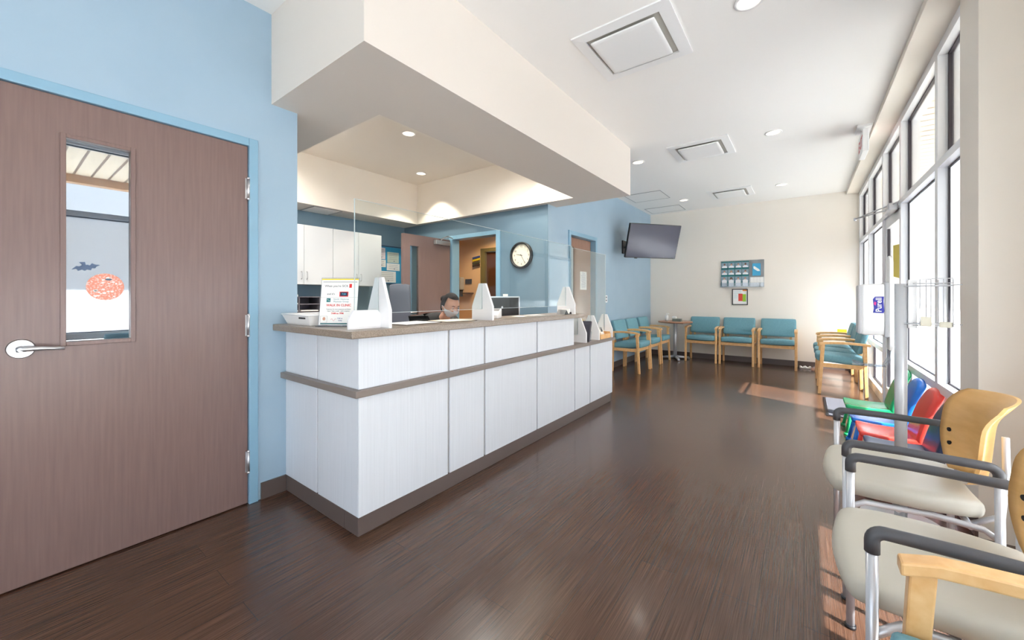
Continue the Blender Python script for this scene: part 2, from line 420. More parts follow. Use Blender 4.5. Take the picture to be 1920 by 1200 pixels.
# ------------------------------------------------------------------ windows
def window(name, y0, y1, gx, rails, film_on=True, first=False, door=False):
    """bay with a mullion at y1 (far side); gx = glass plane"""
    W = thing(name, '', '', (gx, (y0+y1)/2, 0), kind='structure')
    xi, xo = gx-.06, gx+.07
    f = MB()
    f.box(xi, y1-.035, 0, xo, y1+.035, 2.945)
    if first: f.box(xi, y0, 0, xo, y0+.035, 2.945)
    ya, yb = y0+.035, y1-.035
    f.box(xi, ya, 2.88, xo, yb, 2.945)
    f.box(xi, ya, 2.115, xo, yb, 2.165)
    if not door:
        f.box(xi, ya, rails-.06, xo, yb, rails); f.box(xi, ya, 0, xo, yb, .11)
    fr = obj('window_frame', f, FRAMEW, W)
    def pane(z0, z1, m, nm):
        obj(nm, Bx(gx-.003, ya+.001, z0, gx+.003, yb-.001, z1), m, W)
        g = MB(); e = .018
        g.box(gx-.012, ya, z0, gx+.012, ya+e, z1); g.box(gx-.012, yb-e, z0, gx+.012, yb, z1)
        g.box(gx-.012, ya+e, z0, gx+.012, yb-e, z0+e*.6); g.box(gx-.012, ya+e, z1-e*.6, gx+.012, yb-e, z1)
        obj('gasket', g, GASK, W)
    pane(2.165, 2.88, GL, 'upper_pane')
    if not door:
        pane(rails, 2.115, FILM if film_on else GL, 'frosted_pane' if film_on else 'clear_pane')
        pane(.11, rails-.06, GL, 'lower_pane')
    return W
GXW = .79
window('window_1', 3.34, 3.90, GXW, .65, first=True)
window('window_2', 3.90, 5.155, GXW, .65)
W3 = window('window_3', 5.155, 6.175, GXW, .65, door=True)
window('window_4', 6.175, 7.40, GXW, .65)
window('window_5', 7.40, 8.525, GXW, .65)
window('window_6', 1.5, 2.47, .99, .84)
window('window_7', .30, 1.5, .99, .84, film_on=True)
window('window_8', -.75, .30, .99, .84, film_on=True)
window('window_9', YR0+.035, -.75, .99, .84, film_on=True)
# entrance door in bay three
D = thing('door_5', '', '', (GXW, 5.66, 0), kind='structure')
f = MB(); x0, x1 = GXW-.045, GXW+.0
ya, yb = 5.195, 6.135
f.box(x0, ya, .01, x1, ya+.075, 2.11, .003); f.box(x0, yb-.075, .01, x1, yb, 2.11, .003); f.box(x0, ya+.075, .01, x1, yb-.075, .22, .003); f.box(x0, ya+.075, 2.0, x1, yb-.075, 2.11, .003)
leaf = obj('door_leaf', f, FRAMEW, D)
obj('door_glass', Bx(GXW-.025, ya+.075, .22, GXW-.019, yb-.075, 2.0), GL, leaf)
g = MB(); e=.014
g.box(GXW-.034, ya+.075, .22, GXW-.01, ya+.075+e, 2.0); g.box(GXW-.034, yb-.075-e, .22, GXW-.01, yb-.075, 2.0)
obj('gasket', g, GASK, leaf)
obj('push_bar', MB().tube([(x0-.05, ya+.05, 1.02), (x0-.05, yb-.05, 1.02)], .014).box(x0-.06, ya+.02, .98, x0, ya+.07, 1.06, .004).box(x0-.06, yb-.07, .98, x0, yb-.02, 1.06, .004), CHROME, D)
cl = MB().box(.66, 5.25, 2.085, .735, 5.62, 2.155, .012, seg=3)
co = obj('door_closer', cl, CHROME, D)
obj('closer_arm', MB().tube([(.66, 5.42, 2.11), (.47, 5.92, 2.125)], .007, 8).tube([(.47, 5.92, 2.125), (.72, 5.18, 2.145)], .007, 8).cyl((.47,5.92,2.105),(.47,5.92,2.14),.012), SILV, co)
solo('yellow_door_notice', MB().prism([(GXW-.031, 5.38, 1.76), (GXW-.031, 5.72, 1.78), (GXW-.031, 5.70, 1.45), (GXW-.031, 5.36, 1.42)], (-.002,0,0)), YEL,
     'yellow notice hanging on the glass of the entrance door behind the sanitizer stand', 'notice')
# unseen rear glazing added for fill light, kept low to dim the soffit end
W = thing('window_fill', '', '', (-.8, YR0-.1, 0), kind='structure')
f = MB()
for x in (-2.72, -1.5, -.3, .92): f.box(x-.035, YR0-.14, .12, x+.035, YR0-.06, 2.1)
f.box(-2.72, YR0-.14, 1.0, .95, YR0-.06, 1.05)
obj('window_frame', f, FRAMEW, W)
obj('window_pane', Bx(-2.72, YR0-.103, .12, .95, YR0-.097, 2.1), GL, W)

# exterior: paved ground, deep porch roof with boarded soffit, porch columns
gm = mat('pale_concrete', (205,203,198), .8); tex(gm, (192,190,184), noise=4)
o = struct('floor_exterior', Bx(1.12, -9, -.12, 14, 18, -.06), gm)
o = struct('floor_exterior_rear', Bx(-8, -12, -.12, 1.12, YR0-.2, -.06), gm)
sm = mat('porch_boards', (236,222,200), .6)
m_ = sm; nt = m_.node_tree; b_ = nt.nodes['Principled BSDF']
tc = nt.nodes.new('ShaderNodeTexCoord'); wv = nt.nodes.new('ShaderNodeTexBrick'); wv.inputs['Scale'].default_value = 1
wv.inputs['Brick Width'].default_value = 30; wv.inputs['Row Height'].default_value = .17; wv.inputs['Mortar Size'].default_value = .014
wv.inputs['Color1'].default_value = lin((236,222,200)); wv.inputs['Color2'].default_value = lin((232,218,196)); wv.inputs['Mortar'].default_value = lin((140,118,98))
nt.links.new(tc.outputs['Object'], wv.inputs['Vector']); nt.links.new(wv.outputs['Color'], b_.inputs['Base Color'])
struct('ceiling_exterior', MB().box(.87, 3.36, 2.95, 2.95, 16, 3.12).box(1.13, -6, 2.95, 2.95, 3.36, 3.12), sm)
br_ = mat('porch_beam', (190,150,112), .6)
struct('trim_3', Bx(2.80, -6, 2.84, 2.95, 16, 2.949), br_)
struct('wall_exterior_return', Bx(1.13, 8.9, 0, 2.6, 9.2, 2.98), sm)

# ------------------------------------------------------------------ reception counter
CT = thing('reception_counter', 'long white-panelled reception counter with taupe worktop and brown toe kick', 'reception counter', (-2.0, 2.7, 0))
FX, EY = -1.83, 1.128    # front face, end face
core = MB(); core.box(FX-.14, EY+.012, .1, FX-.012, 4.44, .724); core.box(FX-.14, EY+.012, .76, FX-.012, 3.47, 1.028)
core.box(XL+.003, EY+.012, .1, FX-.14, EY+.14, .724); core.box(XL+.003, EY+.012, .76, FX-.14, EY+.14, 1.028)
core.box(-2.45, 4.31, .1, FX-.14, 4.44, .724)
obj('carcass', core, REVEAL, CT)
obj('toe_kick', MB().box(FX-.13, EY, 0, FX-.004, 4.40, .1, .004).box(XL+.015, EY, 0, FX-.13, EY+.12, .1, .004), TOE, CT)
def panels(ys, z0, z1, yend):
    prev = EY
    for y in ys + [yend]:
        e1 = y-.009 if y != yend else y
        obj('front_panel', Bx(FX-.012, prev, z0, FX, e1, z1, bv=.0015), PANEL, CT); prev = y+.009
panels([1.764, 2.117, 2.803, 3.49, 3.836], .1, .724, 4.44)
panels([1.764, 2.117, 2.803], .76, 1.028, 3.47)
for z0, z1 in ((.1,.724),(.76,1.028)):
    obj('end_panel', Bx(XL+.003, EY, z0, -2.262, EY+.012, z1, bv=.0015), PANEL, CT)
    obj('end_panel', Bx(-2.246, EY, z0, FX-.013, EY+.012, z1, bv=.0015), PANEL, CT)
obj('ledge', MB().prism([(XL+.003,1.095,.724),(-1.80,1.095,.724),(-1.80,4.46,.724),(-2.45,4.46,.724),(-2.45,3.5,.724),(FX-.1,3.5,.724),(FX-.1,EY+.1,.724),(XL+.003,EY+.1,.724)], (0,0,.036), bv=.003), LEDGE, CT)
obj('desk_surface', Bx(-2.70, EY+.22, .724, FX-.145, 3.49, .75, bv=.003), STONE, CT)
wt = MB().prism([(XL+.003,1.05,1.028),(-1.78,1.06,1.028),(-1.78,3.613,1.028),(-2.14,3.613,1.028),(-2.14,1.42,1.028),(XL+.003,1.42,1.028)], (0,0,.039), bv=.005)
obj('worktop', wt, STONE, CT)

# acrylic screens and their white boards
def screen(y0, y1, z0, z1, label):
    t = thing('acrylic_screen', label, 'screen', (-1.9, (y0+y1)/2, z0), 'clear screens on the counter')
    obj('acrylic_sheet', Bx(-1.902, y0+.002, z0+.002, -1.898, y1-.002, z1-.002), ACR, t)
    e = MB()
    e.box(-1.9024, y0, z0, -1.8976, y1, z0+.002); e.box(-1.9024, y0, z1-.002, -1.8976, y1, z1)
    e.box(-1.9026, y0, z0, -1.8974, y0+.003, z1); e.box(-1.9026, y1-.003, z0, -1.8974, y1, z1)
    obj('polished_edge', e, ACRE, t)
screen(1.146, 3.56, 1.147, 1.758, 'long clear acrylic screen standing along the high worktop of the counter')
screen(3.575, 4.40, .84, 1.742, 'clear acrylic screen on the low far end of the counter')
def stand(y, z, label, h=.27, w=.1, th=.018, extra=False):
    t = thing('screen_support', label, 'screen support', (-1.9, y, z), 'white boards holding the clear screens')
    s = .0042; sl = .08
    P = [(-w,0),(w,0),(w,.1),(.032,h),(s,h),(s,sl),(-s,sl),(-s,h),(-.032,h),(-w,.1)]
    obj('upright_board', MB().prism([(-1.9+a, y-th/2, z+b) for a, b in P], (0,th,0), bv=.0008), WHITEM, t)
    if extra:
        P = [(0,0),(-.19,0),(-.19,.05),(-.16,.1),(-.02,.1),(0,.08)]
        obj('cross_board', MB().prism([(-1.893, y-th/2+a, z+b) for a, b in P], (.015,0,0), bv=.0008), WHITEM, t)
    return t
stand(1.30, 1.067, 'white pointed screen support on the near counter corner beside the walk-in sign', .28, extra=True)
stand(2.175, 1.067, 'white pointed screen support mid-counter in front of the computer monitor')
stand(3.44, 1.067, 'white pointed screen support at the far end of the high worktop')
stand(3.69, .76, 'white pointed screen support on the low counter just below the high worktop end')
stand(4.01, .76, 'white pointed screen support on the low counter beside the leaflet box')
stand(4.375, .76, 'white pointed screen support at the far tip of the low counter behind the leaflet box')

# walk-in sign in a clear holder, leaning, facing the lobby
t = thing('sign_holder', 'clear slanted holder with white walk in clinic notice on near counter corner', 'sign', (-2.165, 1.20, 1.067))
ux = Vector((.8,.6,0)); bk = Vector((-.6,.8,0)); o0 = Vector((-2.165, 1.20, 1.069))
tilt = R(9); uy = (Vector((0,0,1))*math.cos(tilt) + bk*math.sin(tilt))
M = frameM(o0, ux, uy)
obj('clear_plate', MB().box(-.112, 0, -.003, .112, .285, .0, M=M), ACRC, t)
b2 = MB().box(-.112, 0, 0, .112, .003, .07, M=frameM(o0-bk*.03, ux, -Vector((0,0,-1))))
obj('clear_foot', MB().box(-.112,-.035,0,.112,.055,.004, M=frameM(o0-Vector((0,0,.0015)), ux, bk)), ACRC, t)
sh = obj('notice_sheet', MB().box(-.108, .006, .0005, .108, .279, .0015, M=M), PAPER, t)
def TM(x, y, z=.0018): return M @ Matrix.Translation((x, y, z))
obj('yellow_strip', MB().box(-.108, .272, .0016, .108, .279, .0024, M=M), YEL, sh)
k = MB(); k.box(-.1, .258, .0016, .1, .2605, .002, M=M); k.text("When you're SICK", .018, TM(-.02,.235)); k.text("and it's", .016, TM(-.05,.188)); k.box(-.108,.168,.0016,.108,.1685,.002, M=M)
k.text('Treatment for most symptoms and illness', .0085, TM(0,.098)); k.text('Open 7 days a week - walk in anytime', .0085, TM(0,.087))
obj('black_text', k, INK, sh)
k = MB(); k.text('WALK IN CLINIC', .019, TM(0,.121), bold=.0004);
obj('red_hours', MB().text('7AM to 7PM', .014, TM(-.005,.073), bold=.0003), RED, sh)
obj('red_tab', MB().box(.055,.225,.0016,.07,.248,.0022, M=M), RED, sh); obj('red_clock_border', MB().box(.0,.172,.0016,.052,.202,.002, M=M), RED, sh)
obj('red_headline', k, RED, sh)
obj('clock_display', MB().box(.005,.176,.002,.047,.198,.0026, M=M), mat('clock_blue', (20,40,70), .4), sh)
obj('clock_digits', MB().text('7:20', .014, TM(.026,.187,.0028)), mat('digit_cyan', (80,190,230), .4), sh)
obj('teal_logo', MB().box(-.073,.14,.0016,-.05,.163,.0024, M=M), TEALP, sh)
obj('teal_band', MB().box(-.1,.01,.0016,.1,.017,.002, M=M), TEALP, sh)
k = MB(); k.text('North Okaloosa', .0135, TM(.012,.157)); k.text('Physician Group', .0135, TM(.012,.143)); obj('teal_text', k, mat('pale_teal_ink', (110,150,160), .6), sh)
obj('logo_swirl', MB().tube([M @ Vector((-.07+.017*u, .151+.004*math.sin(u*6), .0026)) for u in [i/8 for i in range(9)]], .0007, 6), PAPER, sh)
k = MB()
for cx in (-.082, .084):
    k = MB(); k.box(cx-.02,.02,.0016,cx+.02,.0206,.002, M=M); k.box(cx-.02,.057,.0016,cx+.02,.0576,.002, M=M); k.box(cx-.02,.02,.0016,cx-.0194,.057,.002, M=M); k.box(cx+.0194,.02,.0016,cx+.02,.057,.002, M=M); obj('photo_border', k, INK, sh)
for n_, cx in (('a',-.08), ('b',.084)):
    obj('portrait_face', MB().prism([M@Vector((cx+.008*math.cos(a), .042+.010*math.sin(a), .0018)) for a in [j*math.pi/8 for j in range(16)]], M.to_3x3()@Vector((0,0,.0006))), SKIN, sh)
obj('blue_script', MB().text('Call us', .011, TM(.012,.044)).text('today', .010, TM(.014,.032)), mat('ink_blue',(60,70,150),.6), sh)
obj('pink_script', MB().tube([M @ Vector((-.04+.03*u, .036+.007*math.sin(u*9), .002)) for u in [i/14 for i in range(15)]], .0007, 5), mat('pink_ink', (214,110,120), .6), sh)

# white basket on the worktop corner
t = thing('plastic_basket', 'low white plastic basket on the worktop against the blue wall', 'basket', (-2.42, 1.22, 1.067))
def basket(x0,y0,x1,y1,z0,z1,fl,th=.004):
    g = MB(); n = 0
    o_ = [(x0+fl,y0+fl,z0),(x1-fl,y0+fl,z0),(x1-fl,y1-fl,z0),(x0+fl,y1-fl,z0)]; u_ = [(x0,y0,z1),(x1,y0,z1),(x1,y1,z1),(x0,y1,z1)]
    g.box(x0+fl,y0+fl,z0,x1-fl,y1-fl,z0+th)
    for i in range(4):
        a,b_,c_,d_ = Vector(o_[i]),Vector(o_[(i+1)%4]),Vector(u_[(i+1)%4]),Vector(u_[i])
        nn = (b_-a).cross(d_-a).normalized()*-th
        g.prism([a,b_,c_,d_], nn)
    return g
obj('basket_body', basket(-2.625,1.09,-2.285,1.33,1.068,1.13,.025), WHITEP, t)
obj('basket_rim', MB().tube([(-2.625,1.09,1.13),(-2.285,1.09,1.13),(-2.285,1.33,1.13),(-2.625,1.33,1.13),(-2.625,1.09,1.13)], .005, 8), WHITEP, t)
k = MB()
for i in range(5): k.cyl((-2.40+i*.016, 1.092, 1.112), (-2.40+i*.016, 1.097, 1.112), .005, n=8)
obj('basket_holes', k, BLACK, t)

# papers, pens, phone, card holder on the high worktop
Z = 1.0675
def sheet(name, x, y, w, d, rz, m, label, cat, th=.0015, z=Z, group=None):
    M_ = Matrix.Translation((x,y,z)) @ Matrix.Rotation(rz,4,'Z')
    return solo(name, MB().box(-w/2,-d/2,0,w/2,d/2,th, M=M_), m, label, cat, group)
t = thing('clipboard', 'clipboard with white form lying on the worktop near the first support', 'clipboard', (-2.03,1.62,Z))
obj('board', MB().box(-.115,-.16,0,.115,.16,.003, M=Matrix.Translation((-2.02,1.62,Z))@Matrix.Rotation(R(6),4,'Z')), mat('dark_board',(60,48,44),.5), t)
obj('form_sheet', MB().box(-.108,-.15,.003,.108,.15,.0045, M=Matrix.Translation((-2.02,1.62,Z))@Matrix.Rotation(R(6),4,'Z')), PAPER, t)
t = thing('clipboard', 'clipboard with cream form on the worktop before the seated person', 'clipboard', (-1.97,2.03,Z))
obj('board', MB().box(-.11,-.15,0,.11,.13,.003, M=Matrix.Translation((-2.0,1.97,Z))@Matrix.Rotation(R(-5),4,'Z')), mat('dark_board',(60,48,44),.5), t)
obj('form_sheet', MB().box(-.104,-.14,.003,.104,.12,.0045, M=Matrix.Translation((-2.0,1.97,Z))@Matrix.Rotation(R(-5),4,'Z')), mat('cream_paper', (238,226,204), .7), t)
t = thing('card_terminal', 'small white card terminal on the worktop beside the middle support', 'card terminal', (-1.97,2.4,Z))
M_ = Matrix.Translation((-1.97,2.40,Z))@Matrix.Rotation(R(25),4,'Z')
obj('terminal_body', MB().prism([M_@Vector(p) for p in ((-.04,-.07,0),(-.04,.07,0),(-.04,.07,.075),(-.04,-.07,.03))], M_.to_3x3()@Vector((.08,0,0)), bv=.004), WHITEP, t)
obj('terminal_screen', MB().prism([M_@Vector(p) for p in ((-.03,.01,.0555),(.03,.01,.0555),(.03,.06,.0718),(-.03,.06,.0718))], (0,0,.0015)), DARKP, t)
t = thing('card_holder', 'black mesh business card holder with white cards by the far support', 'card holder', (-1.87,3.32,Z))
obj('holder', MB().prism([(-1.91,3.26,Z),(-1.91,3.30,Z+.045),(-1.91,3.34,Z)], (.09,0,0)).box(-1.91,3.27,Z,-1.82,3.40,Z+.006).box(-1.91,3.39,Z,-1.82,3.40,Z+.02), BLACK, t)
obj('cards', MB().box(-.042,-.003,0,.042,.012,.048, M=Matrix.Translation((-1.865,3.352,Z+.006))@Matrix.Rotation(R(-22),4,'X')), PAPER, t)
for i, (x, y, w_, d_, rz, lb) in enumerate([(-1.98,2.75,.1,.14,.3,'small white slip on the worktop right of the card terminal'), (-2.0,3.02,.12,.16,-.2,'white sheet lying on the worktop past the monitor')]):
    sheet('paper_slip', x, y, w_, d_, rz, PAPER, lb, 'paper', group='slips on the worktop')
# low end of the counter
t = thing('leaflet_box', 'pale wooden leaflet box at the far low end of the counter', 'leaflet box', (-1.87,4.24,.76))
k = MB(); k.box(-1.95,4.08,.7605,-1.815,4.355,.768); k.box(-1.823,4.08,.768,-1.815,4.355,.812); k.box(-1.95,4.08,.768,-1.942,4.355,.87); k.box(-1.942,4.08,.768,-1.823,4.088,.83); k.box(-1.942,4.347,.768,-1.823,4.355,.83)
obj('box_body', k, OAK, t)
M1 = Matrix.Translation((-1.875,4.14,.77))@Matrix.Rotation(R(-20),4,'Y')@Matrix.Rotation(R(30),4,'Z')
t = thing('leaflet', 'yellow and white leaflet standing in the wooden leaflet box', 'leaflet', (-1.9,4.18,.77), 'leaflets in the wooden box')
obj('leaflet_stack', MB().box(-.008,-.02,0,.008,.06,.14, M=M1), PAPER, t)
obj('yellow_cover', MB().box(.008,-.02,.05,.009,.06,.14, M=M1).box(-.008,-.021,.02,.008,-.02,.14, M=M1), YEL, t)
M1 = Matrix.Translation((-1.875,4.27,.77))@Matrix.Rotation(R(-22),4,'Y')
t = thing('leaflet', 'black and white photo leaflet standing in the wooden leaflet box', 'leaflet', (-1.9,4.245,.77), 'leaflets in the wooden box')
obj('leaflet_stack', MB().box(-.008,-.03,0,.008,.05,.13, M=M1), PAPER, t)
obj('photo_cover', MB().box(.008,-.015,.06,.009,.036,.115, M=M1), DARKP, t)
solo('folder', MB().box(-.12,-.012,0,.12,.012,.22, M=Matrix.Translation((-1.93,3.775,.762))@Matrix.Rotation(R(-14),4,'X')), mat('charcoal_board',(58,56,70),.5),
     'dark folder leaning against the screen support on the low counter', 'folder')
solo('acrylic_card_stand', MB().box(-.05,0,0,.05,.002,.1, M=Matrix.Translation((-1.9,3.90,.761))@Matrix.Rotation(R(-10),4,'X')).box(-1.95,3.87,.7605,-1.85,3.93,.763), ACRC,
     'empty clear acrylic card stand on the low counter beside the dark folder', 'card stand')

# ------------------------------------------------------------------ inside the office
def monitor(x, y, z0, w, h, rz, label, face=-1):
    t = thing('computer_monitor', label, 'monitor', (x, y, z0))
    M_ = Matrix.Translation((x,y,z0))@Matrix.Rotation(rz,4,'Z')
    obj('housing', MB().box(-.018,-w/2,.12,.018,w/2,.12+h,.006, M=M_), BLACK, t)
    r = MB(); e=.012
    for a in ((-.02,-w/2-.002,.118,.02,-w/2+e,.12+h),(-.02,w/2-e,.118,.02,w/2+.002,.12+h),(-.02,-w/2,.11+h,.02,w/2,.122+h)): r.box(*a, M=M_)
    obj('silver_rim', r, SILV, t)
    obj('screen', MB().box(-.021,-w/2+.015,.135,-.0185,w/2-.015,.105+h, M=M_), SCREEN, t)
    obj('stand', MB().box(-.1,-.1,0,.1,.1,.012,.003, M=M_).box(.018,-.03,.01,.035,.03,.3, M=M_), SILV, t)
    obj('badge', MB().cyl(M_@Vector((.018,0,.12+h*.72)), M_@Vector((.0195,0,.12+h*.72)), .012, n=14), SILV, t)
monitor(-2.33, 2.93, .75, .50, .37, R(-6), 'dark computer monitor with silver rim seen from behind on the reception desk')
t = thing('keyboard', 'black keyboard on the reception desk in front of the seated person', 'keyboard', (-2.44,2.62,.75))
obj('keyboard_body', Bx(-2.68,2.44,.7505,-2.54,2.86,.764,bv=.004), BLACK, t)
# back counter, cabinets
BC = thing('back_counter', 'long low counter with dark open shelves along the office back wall', 'counter', (-5.3,2.8,0))
k = MB(); k.box(XO+.002,1.3,.05,-5.06,1.34,.90); k.box(XO+.002,1.34,.05,XO+.02,4.2,.90)
for y in (2.0,2.75,3.5,4.16): k.box(XO+.02,y,.05,-5.06,y+.03,.90)
k.box(XO+.02,1.34,.45,-5.08,4.16,.47); k.box(XO+.02,1.34,.0,-5.12,4.16,.08)
obj('open_carcass', k, mat('dark_cabinet',(40,32,30),.5), BC)
obj('counter_top', Bx(XO+.002,1.28,.90,-5.0,4.31,.945,bv=.003), mat('beige_top',(206,186,164),.4), BC)
solo('sticky_note', Bx(-5.0+.0005,4.02,.885,-4.998,4.11,.943), mat('pink_note',(226,110,120),.7), 'pink sticky note on the edge of the office back counter', 'sticky note')
def cabinet(y0, y1, label):
    t = thing('wall_cabinet', label, 'cabinet', (-5.43,(y0+y1)/2,1.40), 'white wall cabinets in the office')
    xf = -5.27
    obj('cabinet_body', Bx(XO+.002,y0,1.40,xf-.02,y1,2.19), CABW, t)
    ym = (y0+y1)/2
    for a,b_,s in ((y0+.002,ym-.002,1),(ym+.002,y1-.002,-1)):
        d = obj('cabinet_door', Bx(xf-.019,a,1.402,xf,b_,2.188,bv=.0015), CABW, t)
        hy_ = ym-s*.035
        obj('handle', MB().tube([(xf,hy_,1.47),(xf+.022,hy_,1.475),(xf+.026,hy_,1.49),(xf+.026,hy_,1.55),(xf+.022,hy_,1.565),(xf,hy_,1.57)], .004, 8), CHROME, d)
cabinet(1.28, 2.066, 'white wall cabinet mostly hidden by the blue door wall')
cabinet(2.07, 2.856, 'white two-door wall cabinet directly above the paper sorter')
cabinet(2.858, 3.64, 'white two-door wall cabinet beside the blue notice board')
t = thing('paper_sorter', 'grey desktop paper sorter with slots on the back counter', 'paper sorter', (-5.3,2.5,.945))
k = MB()
for y in (2.1,2.37,2.64,2.91): k.box(-5.5,y-.006,.946,-5.2,y+.006,1.235)
for z in (.946,1.04,1.135,1.23): k.box(-5.5,2.1,z,-5.2,2.91,z+.01)
k.box(-5.5,2.1,.946,-5.49,2.91,1.235)
obj('sorter_body', k, mat('grey_tray',(120,116,126),.5), t)
for i,(y,z) in enumerate([(2.24,1.0505),(2.24,1.1455),(2.5,1.0505),(2.24,1.2405)]):
    solo('paper_stack', Bx(-5.47,y-.11,z,-5.19,y+.11,z+(.012 if z<1.2 else .025)), PAPER,
         ['stack of white paper in the sorter middle row, left slot','stack of white paper in the sorter top row, left slot','stack of white paper in the sorter middle row, centre slot','thick stack of white paper lying on top of the sorter'][i], 'paper stack', 'paper stacks in the sorter')
t = thing('notice_board', 'blue notice board with navy frame on the office back wall', 'notice board', (XO+.01,4.0,1.455))
obj('board_surface', Bx(XO+.001,3.70,1.46,XO+.012,4.27,2.08), BLUEP, t)
k = MB()
for a in ((3.69,1.45,3.71,2.09),(4.26,1.45,4.28,2.09),(3.71,2.07,4.26,2.09),(3.71,1.45,4.26,1.465)): k.box(XO+.001,a[0],a[1],XO+.02,a[2],a[3])
obj('board_frame', k, NAVYF, t)
for i,(y0,z0,y1,z1,lb) in enumerate([(3.74,1.86,3.93,2.05,'pink-tinged certificate at the upper left of the notice board'),(3.74,1.73,3.94,1.85,'white certificate at the left middle of the notice board'),(3.97,1.81,4.2,1.99,'green-grey certificate at the upper right of the notice board'),(3.96,1.68,4.22,1.80,'white certificate with small seal at the right middle of the board'),(3.80,1.475,4.14,1.665,'large certificate with seal at the bottom of the notice board')]):
    t = thing('certificate', lb, 'certificate', (XO+.013,(y0+y1)/2,z0), 'certificates on the notice board')
    cm = [mat('cert_pink',(236,224,228),.7),PAPER,mat('cert_green',(196,208,196),.7),PAPER,PAPER][i]
    obj('sheet', Bx(XO+.0125,y0,z0,XO+.0135,y1,z1), cm, t)
    k = MB(); yc = (y0+y1)/2; n_ = int((z1-z0)/.03)
    for j in range(1,n_): k.box(XO+.0136,yc-(y1-y0)*.35,z1-j*.03,XO+.014,yc+(y1-y0)*.35,z1-j*.03+.004)
    k.cyl((XO+.0136,yc+.02,z0+.03),(XO+.0145,yc+.02,z0+.03),.011,n=10)
    obj('printed_lines', k, mat('grey_ink',(130,134,150),.6), t)
# clock
t = thing('wall_clock', 'round black-rimmed wall clock with cream face on the dark blue wall', 'clock', (-3.07,YC,1.80))
cx, cz = -3.07, 1.80
rim = MB(); n = 48
prof = [(.150,.0),(.178,.0),(.181,.02),(.178,.045),(.168,.052),(.155,.045),(.152,.03)]
gb = bmesh.new(); rings=[]
for i in range(n):
    a = 2*math.pi*i/n; rings.append([gb.verts.new((cx+p[0]*math.cos(a), YC-p[1]-.001, cz+p[0]*math.sin(a))) for p in prof])
for i in range(n):
    A,B_ = rings[i],rings[(i+1)%n]
    for j in range(len(prof)):
        f_ = gb.faces.new((A[j],A[(j+1)%len(prof)],B_[(j+1)%len(prof)],B_[j])); f_.smooth=True
bmesh.ops.recalc_face_normals(gb, faces=gb.faces[:]); rim._add(gb)
obj('clock_rim', rim, BLACK, t)
obj('clock_face', MB().cyl((cx,YC-.001,cz),(cx,YC-.02,cz),.152,n=48,smooth=False), mat('clock_cream',(240,228,208),.5), t)
k = MB(); 
for i in range(1,13):
    a = math.pi/2 - i*math.pi/6
    k.text(str(i), .038, frameM((cx+.118*math.cos(a), YC-.0205, cz+.118*math.sin(a)), (1,0,0), (0,0,1)))
for i in range(60):
    a = i*math.pi/30; u=Vector((math.cos(a),0,math.sin(a))); w_=Vector((-math.sin(a),0,math.cos(a))); p=Vector((cx,YC-.0205,cz))
    k.prism([p+u*.140-w_*.0008,p+u*.147-w_*.0008,p+u*.147+w_*.0008,p+u*.140+w_*.0008],(0,-.0006,0))
obj('numerals', k, BLACK, t)
def hand(ang, L_, w_, y):
    a = math.pi/2-ang; u=Vector((math.cos(a),0,math.sin(a))); s_=Vector((-math.sin(a),0,math.cos(a))); p=Vector((cx,y,cz))
    return MB().prism([p-u*.02-s_*w_,p+u*L_-s_*w_*.5,p+u*L_+s_*w_*.5,p-u*.02+s_*w_],(0,-.0015,0))
obj('hour_hand', hand(2*math.pi*(9.42/12), .085, .004, YC-.024), BLACK, t)
obj('minute_hand', hand(2*math.pi*(25/60), .125, .003, YC-.027), BLACK, t)
# switch plates
def plate(x0,y0,z0,x1,y1,z1,label,slots,group=None):
    t = thing('wall_plate', label, 'wall plate', ((x0+x1)/2,(y0+y1)/2,z0))
    obj('cover', Bx(x0,y0,z0,x1,y1,z1,bv=.001), WHITEP, t); obj('sockets', slots, mat('socket_grey',(120,125,135),.5), t)
plate(-3.40,YC-.006,1.14,-3.315,YC-.0002,1.275,'cream switch plate on the clock wall beside the hall doorway',MB().box(-3.37,YC-.009,1.18,-3.345,YC-.006,1.235))
plate(XL+.0002,6.14,1.14,XL+.006,6.23,1.26,'white double socket on the light blue wall beside the far door',MB().box(XL+.006,6.165,1.21,XL+.008,6.205,1.24).box(XL+.006,6.165,1.16,XL+.008,6.205,1.19))
# hall things
t = thing('soap_dispenser', 'grey wall soap dispenser on the warm-lit hall wall', 'dispenser', (-5.76,HY,1.25))
obj('dispenser_body', Bx(-5.81,HY-.12,1.38,-5.66,HY-.0005,1.64,bv=.015), mat('dispenser_grey',(176,172,168),.4), t)
obj('drip_cup', Bx(-5.78,HY-.10,1.24,-5.70,HY-.0005,1.378,bv=.008), DARKP, t)
for i,(z,cc,lb) in enumerate([(2.03,(58,80,150),'blue folder topmost in the hall wall file holder'),(1.98,(220,200,40),'yellow folder in the hall wall file holder below the blue one'),(1.92,(70,70,50),'dark green folder in the hall wall file holder'),(1.87,(60,44,34),'dark brown folder lowest in the hall wall file holder')]):
    solo('wall_folder', MB().box(-.10,-.02,-.02,.10,.0,.02,.005, M=Matrix.Translation((-5.30,HY-.025,z))@Matrix.Rotation(R(-8),4,'Y')), mat('folder%d'%i,cc,.5), lb, 'folder', 'folders on the hall wall')
solo('hall_sign_plate', Bx(-5.62,HY-.02,1.50,-5.45,HY-.0005,1.60,bv=.003), mat('sign_slate',(66,74,92),.5), 'small slate sign on the hall wall right of the soap dispenser', 'sign')
solo('hall_shelf', Bx(-5.64,HY-.10,1.30,-5.40,HY-.0005,1.32,bv=.003), HALLW, 'small brown wall shelf below the slate sign in the hall', 'shelf')
